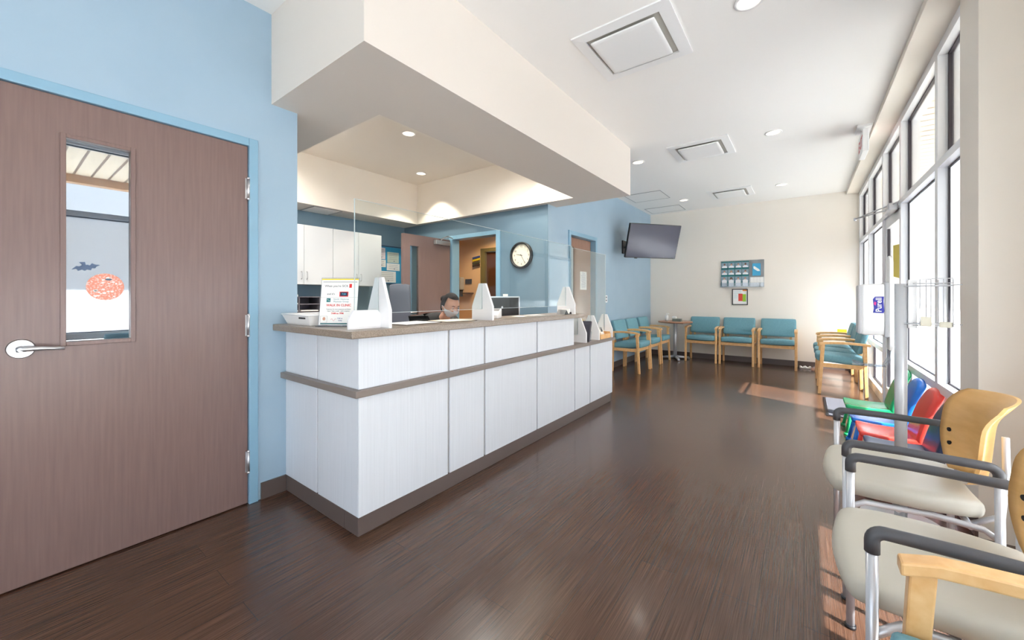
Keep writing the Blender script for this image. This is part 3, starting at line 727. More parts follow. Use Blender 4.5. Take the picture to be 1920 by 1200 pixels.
# office chair in the middle of the office
t = thing('office_chair', 'grey high-backed office chair in front of the notice board', 'office chair', (-4.35,3.2,0))
M_ = Matrix.Translation((-4.35,3.2,0))@Matrix.Rotation(R(35),4,'Z')
GM = mat('chair_grey',(92,96,108),.6)
obj('backrest', MB().pad(-.15,.2,.62,.15,.26,1.40,.028,.02,M=M_), GM, t)
obj('seat', MB().pad(-.24,-.24,.46,.24,.24,.54,.035,.015,M=M_), GM, t)
obj('back_stem', MB().tube([M_@Vector(p) for p in ((0,.1,.46),(0,.27,.5),(0,.28,.8))],.02), BLACK, t)
obj('gas_column', MB().cyl((-4.35,3.2,.1),(-4.35,3.2,.47),.026), BLACK, t)
k = MB()
for i in range(5):
    a = i*2*math.pi/5; k.tube([(-4.35,3.2,.11),(-4.35+.3*math.cos(a),3.2+.3*math.sin(a),.07)],[.025,.015],8)
    k.cyl((-4.35+.3*math.cos(a)-.02,3.2+.3*math.sin(a),.03),(-4.35+.3*math.cos(a)+.02,3.2+.3*math.sin(a),.03),.03,n=12)
obj('star_base', k, BLACK, t)
for s in (-1,1): obj('armrest', MB().tube([M_@Vector(p) for p in ((s*.24,.05,.5),(s*.29,.05,.52),(s*.29,.02,.7))],.013,8).box(min(s*.26,s*.32),-.14,.69,max(s*.26,s*.32),.12,.72,.01,M=M_), BLACK, t)

# ------------------------------------------------------------------ seated person behind the counter
def skinmesh(nodes, edges, name, m, parent, lv=2):
    me = bpy.data.meshes.new(name); me.from_pydata([n_[0] for n_ in nodes], edges, [])
    o = bpy.data.objects.new(name, me); COL.objects.link(o)
    sk = o.modifiers.new('s','SKIN'); su = o.modifiers.new('u','SUBSURF'); su.levels = lv; su.render_levels = lv
    for i, n_ in enumerate(nodes):
        r_ = n_[1]; me.skin_vertices[0].data[i].radius = (r_, r_) if not isinstance(r_, tuple) else r_
        me.skin_vertices[0].data[i].use_root = (i == 0)
    bpy.context.view_layer.update()
    dg = bpy.context.evaluated_depsgraph_get(); ev = o.evaluated_get(dg); m2 = bpy.data.meshes.new_from_object(ev)
    bpy.data.objects.remove(o); bpy.data.meshes.remove(me)
    g = MB(); gg = bmesh.new(); gg.from_mesh(m2); bpy.data.meshes.remove(m2); g._add(gg, True)
    return obj(name, g, m, parent)
PP = thing('person', 'person with dark tied hair, white face mask and black top seated behind the counter', 'person', (-2.98,2.66,0))
hc = Vector((-2.75,2.67,1.15))
nodes = [((-3.0,2.66,.52),.11),((-2.98,2.66,.68),.10),((-2.94,2.66,.86),.10),((-2.88,2.66,.97),.055),((-2.83,2.665,1.03),.052),((-2.785,2.668,1.085),.062),
 ((-2.92,2.48,.91),.042),((-2.84,2.42,.80),.038),((-2.62,2.48,.79),.034),((-2.52,2.52,.785),.026),
 ((-2.92,2.84,.91),.042),((-2.84,2.90,.80),.038),((-2.62,2.82,.79),.034),((-2.52,2.76,.785),.026),
 ((-2.9,2.55,.5),.09),((-2.62,2.52,.50),.07),((-2.6,2.52,.28),.05),((-2.62,2.52,.09),.04),((-2.5,2.52,.04),.035),
 ((-2.9,2.77,.5),.09),((-2.62,2.80,.50),.07),((-2.6,2.80,.28),.05),((-2.62,2.80,.09),.04),((-2.5,2.80,.04),.035)]
for q in (9,13):      # fingers reaching over the keyboard
    bx, by, bz = nodes[q][0]; s = 1 if q == 9 else -1
    nodes.append(((bx+.045,by,bz),.026))
edges = [(0,1),(1,2),(2,3),(3,4),(4,5),(2,6),(6,7),(7,8),(8,9),(2,10),(10,11),(11,12),(12,13),(0,14),(14,15),(15,16),(16,17),(17,18),(0,19),(19,20),(20,21),(21,22),(22,23),(9,24),(13,25)]
for q, s in ((24,1),(25,-1)):
    bx, by, bz = nodes[q][0]
    for j, (dy, L_) in enumerate(((-.024,.04),(-.008,.05),(.008,.048),(.024,.038))):
        i0 = len(nodes); nodes.append(((bx+.03,by+dy*1.1,bz+.002),.0085)); nodes.append(((bx+.03+L_*.6,by+dy*1.2,bz),.008)); nodes.append(((bx+.03+L_,by+dy*1.25,bz-.011),.007))
        edges += [(q,i0),(i0,i0+1),(i0+1,i0+2)]
    i0 = len(nodes); nodes.append(((bx-.0,by+s*.036,bz-.004),.010)); nodes.append(((bx+.03,by+s*.05,bz-.009),.0085)); edges += [(q,i0),(i0,i0+1)]
body = skinmesh(nodes, edges, 'body', SKIN, PP)
# head, joined into the body mesh: face towards +x, tilted down
HM = Matrix.Translation(hc)@Matrix.Rotation(R(-8),4,'Z')@Matrix.Rotation(R(24),4,'Y')
hb = bmesh.new(); bmesh.ops.create_uvsphere(hb, u_segments=32, v_segments=24, radius=1)
for v in hb.verts:
    x,y,z = v.co
    jaw = 1-.28*max(0,-z-.1)
    px_, py_, pz_ = x*.096*(jaw if x>0 else 1), y*.075*jaw, z*.118
    if x > .5:
        px_ -= .006*(x-.5)*2
        nz_ = math.exp(-((y/.16)**2)-(((z+.12)/.2)**2)); px_ += .022*nz_
        br2 = math.exp(-((abs(y)-.38)/.2)**2-((z-.12)/.13)**2); px_ -= .008*br2
        px_ += .005*math.exp(-((z-.32)/.12)**2)
        px_ += .006*math.exp(-((y/.3)**2)-(((z+.5)/.1)**2))
    v.co = HM @ Vector((px_,py_,pz_))
for f_ in hb.faces: f_.smooth = True
bb = bmesh.new(); bb.from_mesh(body.data)
tm = bpy.data.meshes.new('h'); 
for v in hb.verts: v.co -= off(PP)
hb.to_mesh(tm); bb.from_mesh(tm)
g2 = MB(); 
for s in (-1,1): g2.sph((0,0,0), .03, (.55,.3,1), M=HM@Matrix.Translation((-.01,s*.076,-.008)))
for v in g2.bm.verts: v.co -= off(PP)
g2.bm.to_mesh(tm); bb.from_mesh(tm); bb.to_mesh(body.data); bb.free(); hb.free(); bpy.data.meshes.remove(tm)
for s in (-1,1):
    e_ = obj('eye', MB().sph((0,0,0),.0095,(.6,1,.45),M=HM@Matrix.Translation((.083,s*.030,.012))), mat('eye_white',(225,220,215),.3), PP)
    obj('iris', MB().sph((0,0,0),.0048,(.5,1,.9),M=HM@Matrix.Translation((.0885,s*.030,.010))), HAIR, e_)
    obj('eyebrow', MB().tube([HM@Vector((.0925,s*.016,.032)),HM@Vector((.090,s*.032,.037)),HM@Vector((.080,s*.047,.032))],[.002,.003,.0015],8), HAIR, PP)
hh = bmesh.new(); bmesh.ops.create_uvsphere(hh, u_segments=32, v_segments=24, radius=1)
dl = [v for v in hh.verts if (v.co.x > .30+.0*v.co.z and v.co.z < .62) or v.co.z < -.55 or (v.co.x > .12 and v.co.z < .0)]
bmesh.ops.delete(hh, geom=dl, context='VERTS')
for v in hh.verts: x,y,z = v.co; v.co = HM@Vector((x*.106-.004, y*.085, z*.128+.002))
hg = MB(); hg._add(hh, True); hg.sph((0,0,0),.04,(1,1,.9),M=HM@Matrix.Translation((-.115,0,.02)))
obj('hair', hg, HAIR, PP)
mk = bmesh.new(); bmesh.ops.create_uvsphere(mk, u_segments=32, v_segments=24, radius=1)
bmesh.ops.delete(mk, geom=[v for v in mk.verts if v.co.x < .15 or v.co.z > .06*(1 if abs(v.co.y)<.45 else -1) or v.co.z < -.93], context='VERTS')
for v in mk.verts:
    x,y,z = v.co; jaw = 1-.22*max(0,-z-.1)
    v.co = HM@Vector((x*.108*jaw+.026*math.exp(-((y/.35)**2)-(((z+.22)/.35)**2)), y*.083*jaw, z*.118))
mg = MB(); mg._add(mk, True)
obj('face_mask', mg, MASKM, PP)
obj('mask_strap', MB().tube([HM@Vector((.03,-.078,-.02)),HM@Vector((-.01,-.086,.0)),HM@Vector((-.03,-.08,-.01))],.0018,6).tube([HM@Vector((.03,.078,-.02)),HM@Vector((-.01,.086,.0)),HM@Vector((-.03,.08,-.01))],.0018,6), MASKM, PP)
skinmesh([((-3.0,2.66,.56),.165),((-2.98,2.66,.70),.155),((-2.94,2.66,.90),.20),((-2.88,2.66,1.01),.125),((-2.93,2.45,.96),.105),((-2.84,2.39,.80),.07),((-2.66,2.465,.798),.052),
          ((-2.93,2.87,.96),.105),((-2.84,2.93,.80),.07),((-2.66,2.835,.798),.052),((-2.845,2.663,1.045),.085)], [(0,1),(1,2),(2,3),(2,4),(4,5),(5,6),(2,7),(7,8),(8,9),(3,10)], 'black_top', CLOTHK, PP)
skinmesh([((-3.0,2.66,.52),.14),((-2.9,2.55,.5),.105),((-2.62,2.52,.50),.085),((-2.6,2.52,.28),.065),((-2.62,2.52,.12),.055),((-2.9,2.77,.5),.105),((-2.62,2.80,.50),.085),((-2.6,2.80,.28),.065),((-2.62,2.80,.12),.055)],
         [(0,1),(1,2),(2,3),(3,4),(0,5),(5,6),(6,7),(7,8)], 'trousers', mat('dark_trousers',(30,32,40),.8), PP)
t = thing('desk_chair', 'black desk chair the masked person sits on behind the counter', 'office chair', (-3.02,2.66,0))
obj('seat', MB().pad(-3.28,2.42,.33,-2.78,2.9,.40,.03), BLACK, t)
obj('backrest', MB().pad(-3.27,2.46,.52,-3.21,2.84,.97,.025), BLACK, t)
k = MB().cyl((-3.03,2.66,.1),(-3.03,2.66,.34),.026); k.tube([(-3.1,2.66,.34),(-3.3,2.66,.36),(-3.29,2.66,.7)],.018,8)
for i in range(5):
    a = i*2*math.pi/5+.3; k.tube([(-3.03,2.66,.11),(-3.03+.28*math.cos(a),2.66+.28*math.sin(a),.05)],[.025,.015],8); k.sph((-3.03+.28*math.cos(a),2.66+.28*math.sin(a),.028),.028,n=10)
obj('swivel_base', k, BLACK, t)

# ------------------------------------------------------------------ television
t = thing('television', 'dark wall-mounted flat television angled out from the light blue wall', 'television', (-2.05,6.82,1.9))
lft = Vector((-2.40,6.42,0)); dr = Vector((.66,.85,0)).normalized(); nrm = Vector((dr.y,-dr.x,0))
tl = R(17); upv = Vector((0,0,1))*math.cos(tl)+nrm*math.sin(tl)
W_, H_ = 1.0, .585
orig = Vector((-2.44,6.47,1.905)) 
M = frameM(orig, dr, upv)
obj('tv_housing', MB().box(0,0,-.045,W_,H_,0,.006,M=M).box(.15,.08,-.075,W_-.15,H_-.12,-.044,.01,M=M), BLACK, t)
obj('tv_screen', MB().box(.01,.014,0.0005,W_-.01,H_-.01,.002,M=M), SCREEN, t)
k = M@Vector((W_*.42,.25,-.076))
obj('wall_mount', MB().tube([k, (k.x-.1,k.y+.2,k.z-.02), (XL+.02,7.0,k.z-.02)],.018,8).box(XL,6.9,k.z-.14,XL+.02,7.1,k.z+.1), BLACK, t)
obj('status_light', MB().box(.19,-.012,-.02,.24,.001,-.002,.002,M=M), BLACK, t)

# ------------------------------------------------------------------ teal armchairs
def make_teal(label, group):
    t = thing('waiting_chair', label, 'chair', (0,0,0), group)
    for s in (-1,1):
        x0,x1 = (s*.245,s*.28) if s>0 else (s*.28,s*.245)
        def leg(ya, yb, z1, w0, w1):
            return MB().prism([(x0,ya-w0,0),(x0,ya+w0,0),(x0,yb+w1,z1),(x0,yb-w1,z1)],(x1-x0,0,0),bv=.004)
        obj('leg', leg(-.25,-.215,.632,.016,.022), OAK, t)
        obj('leg', leg(.20,.185,.632,.016,.021), OAK, t)
        xa,xb = (x0-.006,x1+.006)
        pts = []
        for i in range(9):
            u = i/8; y = -.252+.49*u; pts.append((xa,y,.628+.016*math.sin(u*math.pi)-(.012 if i in (0,) else 0)))
        top = [(xa,p[1],p[2]+.03+.0*i) for i,p in enumerate(pts)]
        obj('arm', MB().prism(pts+top[::-1],(xb-xa,0,0),bv=.005), OAK, t)
        obj('side_rail', Bx(x0+.004,-.21,.345,x1-.004,.175,.395,bv=.003), OAK, t)
    obj('seat_rail', Bx(-.245,-.235,.35,.245,-.21,.405,bv=.003).box(-.245,.175,.35,.245,.2,.405,.003), OAK, t)
    def sw(p):
        return (p.x, p.y-.02*(1-(p.x/.24)**2)*(1 if p.y<0 else 0), p.z-.015*((p.y-.0)/.22))
    obj('seat', MB().pad(-.243,-.272,.395,.243,.20,.486,.028,.016,sw), TEAL, t)
    def bw(p):
        u = (p.z-.53)/.31
        return (p.x, p.y+.075*u-.015*(1-(p.x/.27)**2)*0, p.z)
    obj('backrest', MB().pad(-.262,.10,.53,.262,.165,.84,.025,.0,bw), TEAL, t)
    for xp in (-.2,.17): obj('back_post', MB().prism([(xp,.165,.4),(xp,.185,.4),(xp,.21,.7),(xp,.175,.62)],(.03,0,0)), OAK, t)
    return t
gB = 'teal waiting chairs along the back wall'; gL = 'teal waiting chairs along the light blue wall'; gR = 'teal waiting chairs along the windows'
ch = make_teal('teal upholstered beech armchair against the back wall, next to the round table', gB)
ch.location = (-1.565, 8.285, 0)
dup(ch, (-.978,8.285,0), 0, 'teal upholstered beech armchair against the back wall, middle of its row of three', gB)
dup(ch, (-.367,8.285,0), 0, 'teal upholstered beech armchair against the back wall, end nearest the windows', gB)
dup(ch, (-2.355,6.465,0), R(90), 'teal beech armchair on the light blue wall nearest the reception counter', gL)
dup(ch, (-2.355,7.065,0), R(90), 'teal beech armchair on the light blue wall, between its two neighbours', gL)
dup(ch, (-2.355,7.70,0), R(90), 'teal beech armchair on the light blue wall nearest the corner table', gL)
dup(ch, (.41,6.615,0), R(-90), 'teal beech armchair by the windows next to the entrance mat', gR)
dup(ch, (.41,7.215,0), R(-90), 'teal beech armchair by the windows, middle of the row', gR)
dup(ch, (.41,7.815,0), R(-90), 'teal beech armchair by the windows closest to the back wall', gR)
dup(ch, (.425,.975,0), R(-90), 'teal seat and beech arm cut off at the bottom right corner', 'teal chair in the foreground')

# corner table
t = thing('corner_table', 'round wood-topped pedestal table in the far corner', 'table', (-2.05,8.14,0))
tp = MB().cyl((-2.05,8.16,.722),(-2.05,8.16,.75),.315,n=48,smooth=False)
obj('tabletop', tp, mat('table_wood',(176,128,92),.35), t)
obj('table_edge', MB().cyl((-2.05,8.16,.724),(-2.05,8.16,.746),.318,n=48), mat('table_edge_wood',(150,104,74),.4), t)
obj('pedestal', MB().cyl((-2.05,8.16,.03),(-2.05,8.16,.722),.032,n=20), SILV, t)
obj('top_bracket', Bx(-2.2,8.14,.70,-1.9,8.18,.721), DARKP, t)
k = MB()
for i in range(4):
    a = R(-62)+i*math.pi/2; e_ = (-2.05+.26*math.cos(a), 8.16+.26*math.sin(a))
    k.tube([(-2.05,8.16,.05),(e_[0],e_[1],.03)],[.03,.022],10); k.cyl((e_[0],e_[1],0),(e_[0],e_[1],.03),.022)
obj('cross_base', k, CHROME, t)
solo('hand_gel_bottle', MB().cyl((-2.2,8.12,.75),(-2.2,8.12,.86),.03,n=16).cyl((-2.2,8.12,.86),(-2.2,8.12,.89),.011,n=10).box(-2.215,8.105,.89,-2.16,8.135,.9,.002), WHITEP, 'white pump bottle on the round corner table', 'bottle')
t = thing('tissue_box', 'grey and white tissue box on the round corner table', 'tissue box', (-2.0,8.15,.75))
obj('box', Bx(-2.09,8.09,.7505,-1.93,8.2,.80,bv=.003), mat('tissue_box_grey',(112,122,118),.6), t)
obj('tissue', MB().pad(-2.1,8.1,.80,-2.02,8.17,.845,.015,.005), PAPER, t)

# ------------------------------------------------------------------ back wall: brochures, frame
yb_ = YB-.001
t = thing('brochure_rack', 'clear acrylic brochure rack on the cream back wall', 'brochure rack', (-.95,YB,1.43))
k = MB(); k.box(-1.30,yb_-.004,1.42,-.585,yb_,1.93)
for z in (1.42,): k.box(-1.30,yb_-.06,z,-.585,yb_-.004,z+.004)
k.box(-1.30,yb_-.06,1.42,-.585,yb_-.057,1.50)
obj('acrylic_rack', k, ACRC, t)
HAIRC = [(70,50,40),(40,30,28),(120,100,80),(30,26,26),(90,70,56),(150,140,130)]
BG = mat('brochure_photo_bg',(138,158,172),.5); COAT = mat('white_coat',(238,240,244),.6)
names_r = ['top','middle','bottom']; names_c = ['far left','centre left','centre right','far right']
for r_ in range(3):
    for c_ in range(4):
        x0 = -1.29+c_*.117; z1 = 1.915-r_*.135; hgt = .15 if r_ < 2 else .205; y = yb_-.012-.012*r_
        w_ = .113
        t = thing('brochure', '%s row, %s teal brochure with a white-coated portrait in the wall rack' % (names_r[r_], names_c[c_]), 'brochure', (x0+w_/2,y,z1-hgt), 'portrait brochures in the wall rack')
        obj('sheet', Bx(x0,y,z1-hgt,x0+w_,y+.006,z1), TEALP, t)
        obj('photo_background', Bx(x0+.002,y-.0006,z1-.115,x0+w_-.004,y-.0001,z1-.022), BG, t)
        cx_ = x0+w_/2; zb = z1-.12
        P = [(-.045,0),(.045,0),(.042,.025),(.018,.04),(-.018,.04),(-.042,.025)]
        obj('white_coat', MB().prism([(cx_+a,y-.0007,(zb if r_<2 else z1-hgt)+(b_ if r_<2 else (b_+.085 if b_>0 else 0))) for a,b_ in P],(0,-.0006,0)), COAT, t)
        obj('portrait_face', MB().prism([(cx_+.013*math.cos(a),y-.0016,zb+.058+.018*math.sin(a)) for a in [j*math.pi/6 for j in range(12)]],(0,-.0005,0)), SKIN if (r_+c_)%3 else mat('skin_dark',(150,104,80),.5), t)
        hm_ = mat('hair%d'%((r_*4+c_)%6),HAIRC[(r_*4+c_)%6],.6)
        if (r_,c_) in ((1,1),(2,1)):
            pts = [(-.02,-.03),(-.022,.01),(-.012,.026),(.012,.026),(.022,.01),(.02,-.03),(.013,-.02),(.013,.008),(-.013,.008),(-.013,-.02)]
        else: pts = [(-.014,.004),(-.015,.016),(-.006,.024),(.006,.024),(.015,.016),(.014,.004),(.01,.012),(-.01,.012)]
        obj('portrait_hair', MB().prism([(cx_+a,y-.0022,zb+.058+b_) for a,b_ in pts],(0,-.0005,0)), hm_, t)
for c_ in range(4):
    x0 = -.80+c_*.052
    solo('white_leaflet', Bx(x0,yb_-.03,1.43,x0+.05,yb_-.026,1.60), PAPER, ['white leaflet touching the portrait brochures in the rack bottom row','second white leaflet from the portrait brochures','third white leaflet from the portrait brochures','white leaflet at the outer right end of the wall rack'][c_], 'leaflet', 'blank white leaflets in the rack')
t = thing('blue_brochure', 'bright blue brochure at the upper right of the wall rack', 'brochure', (-.705,yb_-.03,1.63))
obj('sheet', Bx(-.77,yb_-.014,1.63,-.64,yb_-.008,1.86), mat('bright_blue',(70,170,214),.5), t)
obj('white_shape', MB().prism([(-.755,yb_-.0146,1.80),(-.74,yb_-.0146,1.81),(-.66,yb_-.0146,1.745),(-.65,yb_-.0146,1.715),(-.69,yb_-.0146,1.715),(-.75,yb_-.0146,1.76)],(0,-.0005,0)), PAPER, t)
t = thing('framed_poster', 'small square black-framed poster with red and green table below the rack', 'poster', (-.973,YB,1.08))
k = MB()
x0,x1,z0,z1 = -1.105,-.845,1.08,1.385
for a in ((x0,z0,x0+.014,z1),(x1-.014,z0,x1,z1),(x0+.014,z0,x1-.014,z0+.014),(x0+.014,z1-.014,x1-.014,z1)): k.box(a[0],yb_-.02,a[1],a[2],yb_,a[3],.002)
obj('black_frame', k, BLACK, t)
sh = obj('poster_sheet', Bx(x0+.013,yb_-.008,z0+.013,x1-.013,yb_-.004,z1-.013), PAPER, t)
obj('red_block', Bx(-1.0,yb_-.0086,1.155,-.93,yb_-.0081,1.295), mat('print_coral',(230,80,66),.5), sh)
obj('green_block', Bx(-.93,yb_-.0086,1.145,-.875,yb_-.0081,1.285), mat('print_green',(160,206,60),.5), sh)
obj('orange_corner', Bx(-.93,yb_-.0086,1.345,-.862,yb_-.0081,1.369), mat('print_orange',(236,140,60),.5), sh)
k = MB()
for i in range(7): k.box(-1.075,yb_-.0086,1.34-i*.022,-1.015+.03*(i<3)*2,yb_-.0081,1.344-i*.022)
obj('blue_lines', k, mat('print_pale_blue',(150,190,206),.5), sh)
solo('yellow_label', Bx(.455,YB-.004,.64,.575,YB-.0005,.69), YEL, 'small yellow label low on the back wall above the window chairs', 'label')
solo('crumpled_paper', MB().pad(-.06,8.36,.0005,.1,8.44,.03,.012,.004,lambda p:(p.x+.006*math.sin(p.y*300),p.y+.006*math.sin(p.x*170),max(.0005,p.z+.012*math.sin(p.x*90)*(p.z>.01))),n=(14,10,4)), PAPER, 'crumpled white paper on the floor at the back wall baseboard', 'paper')

# ------------------------------------------------------------------ grey guest chairs
def arc(c, r, a0, a1, ax, ay, n=6):
    return [tuple(Vector(c)+Vector(ax)*r*math.cos(a0+(a1-a0)*i/n)+Vector(ay)*r*math.sin(a0+(a1-a0)*i/n)) for i in range(n+1)]
def make_guest(label, group):
    t = thing('guest_chair', label, 'chair', (0,0,0), group)
    ZA = .642
    for s in (-1,1):
        X = s*.29
        obj('front_leg', MB().tube([(X,-.26,.004),(X,-.26,ZA-.03)],.0128,14), SILV, t)
        obj('rear_leg', MB().tube([(X,.15,.004),(X,.145,ZA-.04)],.0128,14), SILV, t)
        pa = [(X,-.26,ZA-.055)] + arc((X,-.235,ZA-.025),.025,math.pi,math.pi/2,(0,1,0),(0,0,1)) + [(X,-.1,ZA+.003)] + arc((X,.115,ZA-.03),.03,math.pi/2,0,(0,1,0),(0,0,1)) + [(X,.145,ZA-.055)]
        obj('armrest', MB().tube(pa,[.0160]*len(pa),14), DARKP, t)
        obj('leg_glide', MB().cyl((X,-.26,0),(X,-.26,.012),.017).cyl((X,.15,0),(X,.15,.012),.017), BLACK, t)
        obj('seat_rail', MB().tube([(X,-.26,.375),(s*.25,-.2,.40),(s*.235,.0,.405),(s*.25,.12,.40),(X,.15,.385)],.0115,10), SILV, t)
        obj('back_upright', MB().tube([(s*.215,.10,.40),(s*.215,.17,.45),(s*.2,.185,.6),(s*.19,.185,.73)],.010,10), SILV, t)
    obj('cross_bar', MB().tube([(-.24,-.1,.395),(.24,-.1,.395)],.011,10).tube([(-.24,.09,.395),(.24,.09,.395)],.011,10), SILV, t)
    def sw(p):
        v = (p.y+.10)/.23; fr = max(0,-v)
        x = p.x*(1-.16*fr**3-.20*max(0,v)**2)
        return (x, p.y-.03*(1-(p.x/.26)**2)*fr, p.z-.025*fr**4+.010*(p.x/.26)**2-.008)
    obj('seat', MB().pad(-.262,-.30,.415,.262,.14,.482,.032,.010,sw,n=(18,18,6)), GREYV, t)
    # bent plywood back
    def HW(v): return .125+.118*math.sin(min(1,v/.42)*math.pi/2) if v < .42 else .243-.022*((v-.42)/.58)**2
    g = bmesh.new(); nu, nv = 20, 16; th = .011; F = []
    for side in (0,1):
        grid = []
        for j in range(nv+1):
            v = j/nv
            hw = HW(v)
            if v < .1: hw *= math.sqrt(max(.0,1-((.1-v)/.1)**2))*.25+.75
            if v > .9: hw *= math.sqrt(max(.0,1-((v-.9)/.1)**2))*.12+.88
            row = []
            for i in range(nu+1):
                u = -1+2*i/nu
                y = .175-.075*u*u+.03*v*v+(.05*max(0,(v-.7)/.3)**2)
                z = .50+.335*v+.012*(1-u*u)*(v)-.0*(1-v)
                row.append(g.verts.new((u*hw, y+side*th, z)))
            grid.append(row)
        F.append(grid)
    A,B_ = F
    for j in range(nv):
        for i in range(nu):
            g.faces.new((A[j][i],A[j][i+1],A[j+1][i+1],A[j+1][i])).smooth=True
            g.faces.new((B_[j][i],B_[j+1][i],B_[j+1][i+1],B_[j][i+1])).smooth=True
    for j in range(nv):
        g.faces.new((A[j][0],A[j+1][0],B_[j+1][0],B_[j][0])); g.faces.new((A[j][nu],B_[j][nu],B_[j+1][nu],A[j+1][nu]))
    for i in range(nu):
        g.faces.new((A[0][i],B_[0][i],B_[0][i+1],A[0][i+1])); g.faces.new((A[nv][i],A[nv][i+1],B_[nv][i+1],B_[nv][i]))
    bmesh.ops.recalc_face_normals(g, faces=g.faces[:])
    k = MB(); k._add(g); bk_ = obj('backrest', k, PLY, t)
    for s in (-1,1):
        for z in (.585,.64):
            v = (z-.50)/.335; u = s*.84; x = u*HW(v); y = .175-.075*u*u+.03*v*v
            nn = Vector((s*.5,1,0)).normalized()
            p_ = Vector((x,y,z)); obj('bolt', MB().cyl(p_-nn*.004,p_+nn*.004,.009,n=14), BLACK, bk_)
    return t
gg_ = 'grey seated guest chairs by the near windows'
gc = make_guest('grey vinyl guest chair with wooden back, the one beside the sanitizer stand', gg_)
gc.location = (.40, 2.39, 0); gc.rotation_euler = (0,0,R(-90))
dup(gc, (.40,1.64,0), R(-90), 'grey vinyl guest chair with wooden back, behind the beech arm at bottom right', gg_)

# ------------------------------------------------------------------ children's chairs
def make_kid(m, label, seed_name):
    t = thing('child_chair', label, 'child chair', (0,0,0), 'small plastic chairs under the window')
    def sw(p): return (p.x*(1-.06*max(0,(p.y)/.16)), p.y, p.z+.012*(p.y/.16)**2-.012*(1-(p.x/.165)**2)*(1 if p.z>.25 else 0))
    obj('seat', MB().pad(-.165,-.17,.225,.165,.165,.268,.016,.0,sw,n=(14,14,6)), m, t)
    def bw(p):
        v = (p.z-.27)/.33
        q = max(0,(v-.6)/.4)
        return (p.x*(1-.10*q-.16*q**4), p.y+.07*v+.03*v*v, p.z-.03*(abs(p.x)/.16)**3*q)
    obj('backrest', MB().pad(-.160,.115,.245,.160,.160,.61,.02,.0,bw,n=(16,6,20)), m, t)
    for sx in (-1,1):
        for sy in (-1,1):
            p0 = Vector((sx*.13,sy*.12,.235)); p1 = Vector((sx*.17,sy*.165,.012))
            lg = obj('leg', MB().tube([p0,p1],[.016,.0125],12), m, t)
            obj('foot_cap', MB().cyl(p1+Vector((0,0,.012)),p1-Vector((0,0,.012)),.018,.019,n=14), m, lg)
    return t
PG = mat('plastic_green',(30,160,100),.25); PB = mat('plastic_blue',(20,110,205),.25); PR = mat('plastic_red',(222,66,56),.25); PN = mat('plastic_navy',(38,54,92),.3)
for m_, y, x, lb in ((PG,4.74,.47,'green plastic child chair farthest from the grey chairs, by the entrance mat'),(PB,4.27,.475,'bright blue plastic child chair between the green and red ones'),
                  (PR,3.885,.49,'red plastic child chair between the bright blue and navy ones'),(PN,3.49,.50,'navy blue plastic child chair right behind the sanitizer stand')):
    k_ = make_kid(m_, lb, ''); k_.location = (x,y,0); k_.rotation_euler = (0,0,R(-90))

# mat
t = thing('floor_mat', 'dark grey entrance mat on the floor inside the glass door', 'mat', (.42,5.7,0))
obj('mat_pile', Bx(.21,5.22,.0005,.70,6.10,.012), mat('mat_grey',(84,84,92),.95), t)
k = MB()
for a in ((.19,5.2,.21,6.12),(.70,5.2,.715,6.12),(.21,5.2,.70,5.22),(.21,6.10,.70,6.12)): k.box(a[0],a[1],.0005,a[2],a[3],.009)
obj('rubber_border', k, BLACK, t)

# ------------------------------------------------------------------ sanitizer stand
SX, SY = .425, 2.98
POLEM = mat('light_grey_pole', (206,208,212), .3, .2)
t = thing('sanitizer_stand', 'slim silver floor stand with a tall white back plate and wire rack', 'stand', (SX,SY,0))
obj('pole', MB().tube([(SX,SY,.012),(SX,SY,1.31)],.026,24), POLEM, t)
obj('base_plate', MB().cyl((SX,SY,0),(SX,SY,.014),.17,n=40,smooth=False), POLEM, t)
# tall rounded back plate, facing -x
P = []
for i in range(13):
    a = math.pi*i/12; P.append((SX-.035, SY-.001+.05*math.cos(a), 1.42+.045*math.sin(a)))
P += [(SX-.035, SY-.051, .965),(SX-.035, SY-.04, .945),(SX-.035, SY+.038, .945),(SX-.035, SY+.049, .965)]
obj('back_plate', MB().prism(P, (-.016,0,0), bv=.003), WHITEP, t)
obj('drip_arm', MB().tube([(SX-.045,SY-.03,.95),(SX-.045,SY-.03,.90),(SX-.06,SY-.03,.865),(SX-.10,SY-.03,.85),(SX-.16,SY-.03,.856),(SX-.2,SY-.03,.87)],.006,10).tube([(SX-.045,SY+.03,.95),(SX-.045,SY+.03,.90),(SX-.06,SY+.03,.865),(SX-.10,SY+.03,.85),(SX-.16,SY+.03,.856),(SX-.2,SY+.03,.87)],.006,10).box(SX-.2,SY-.03,.85,SX-.06,SY+.03,.854), ACRC, t)
obj('pole_bracket', MB().box(SX+.025,SY-.022,1.07,SX+.06,SY+.022,1.33,.004), WHITEP, t)
k = MB(); rw = .0022
x0,x1,ya_,yb2 = SX+.045, SX+.205, SY-.05, SY+.05
for z in (1.085,1.10,1.295,1.31):
    k.tube([(x0,ya_,z),(x1-.02,ya_,z),(x1-.02,yb2,z),(x0,yb2,z),(x0,ya_,z)],rw,6)
k.tube([(x0-.04,ya_,1.295),(x1+.01,ya_,1.30)],.003,6); k.tube([(x0-.04,ya_,1.095),(x1+.01,ya_,1.097)],.003,6)
for x in (x0+.02,x0+.06,x0+.105,x1-.022): k.tube([(x,ya_,1.33),(x,ya_,1.085),(x,yb2,1.085),(x,yb2,1.33)],rw,6)
k.tube([(x0+.02,ya_,1.33),(x0+.06,ya_,1.33)],rw,6); k.tube([(x0+.06,ya_,1.333),(x1-.022,ya_,1.333)],rw,6)
obj('wire_rack', k, POLEM, t)
CR = mat('cream_clip',(222,218,200),.5)
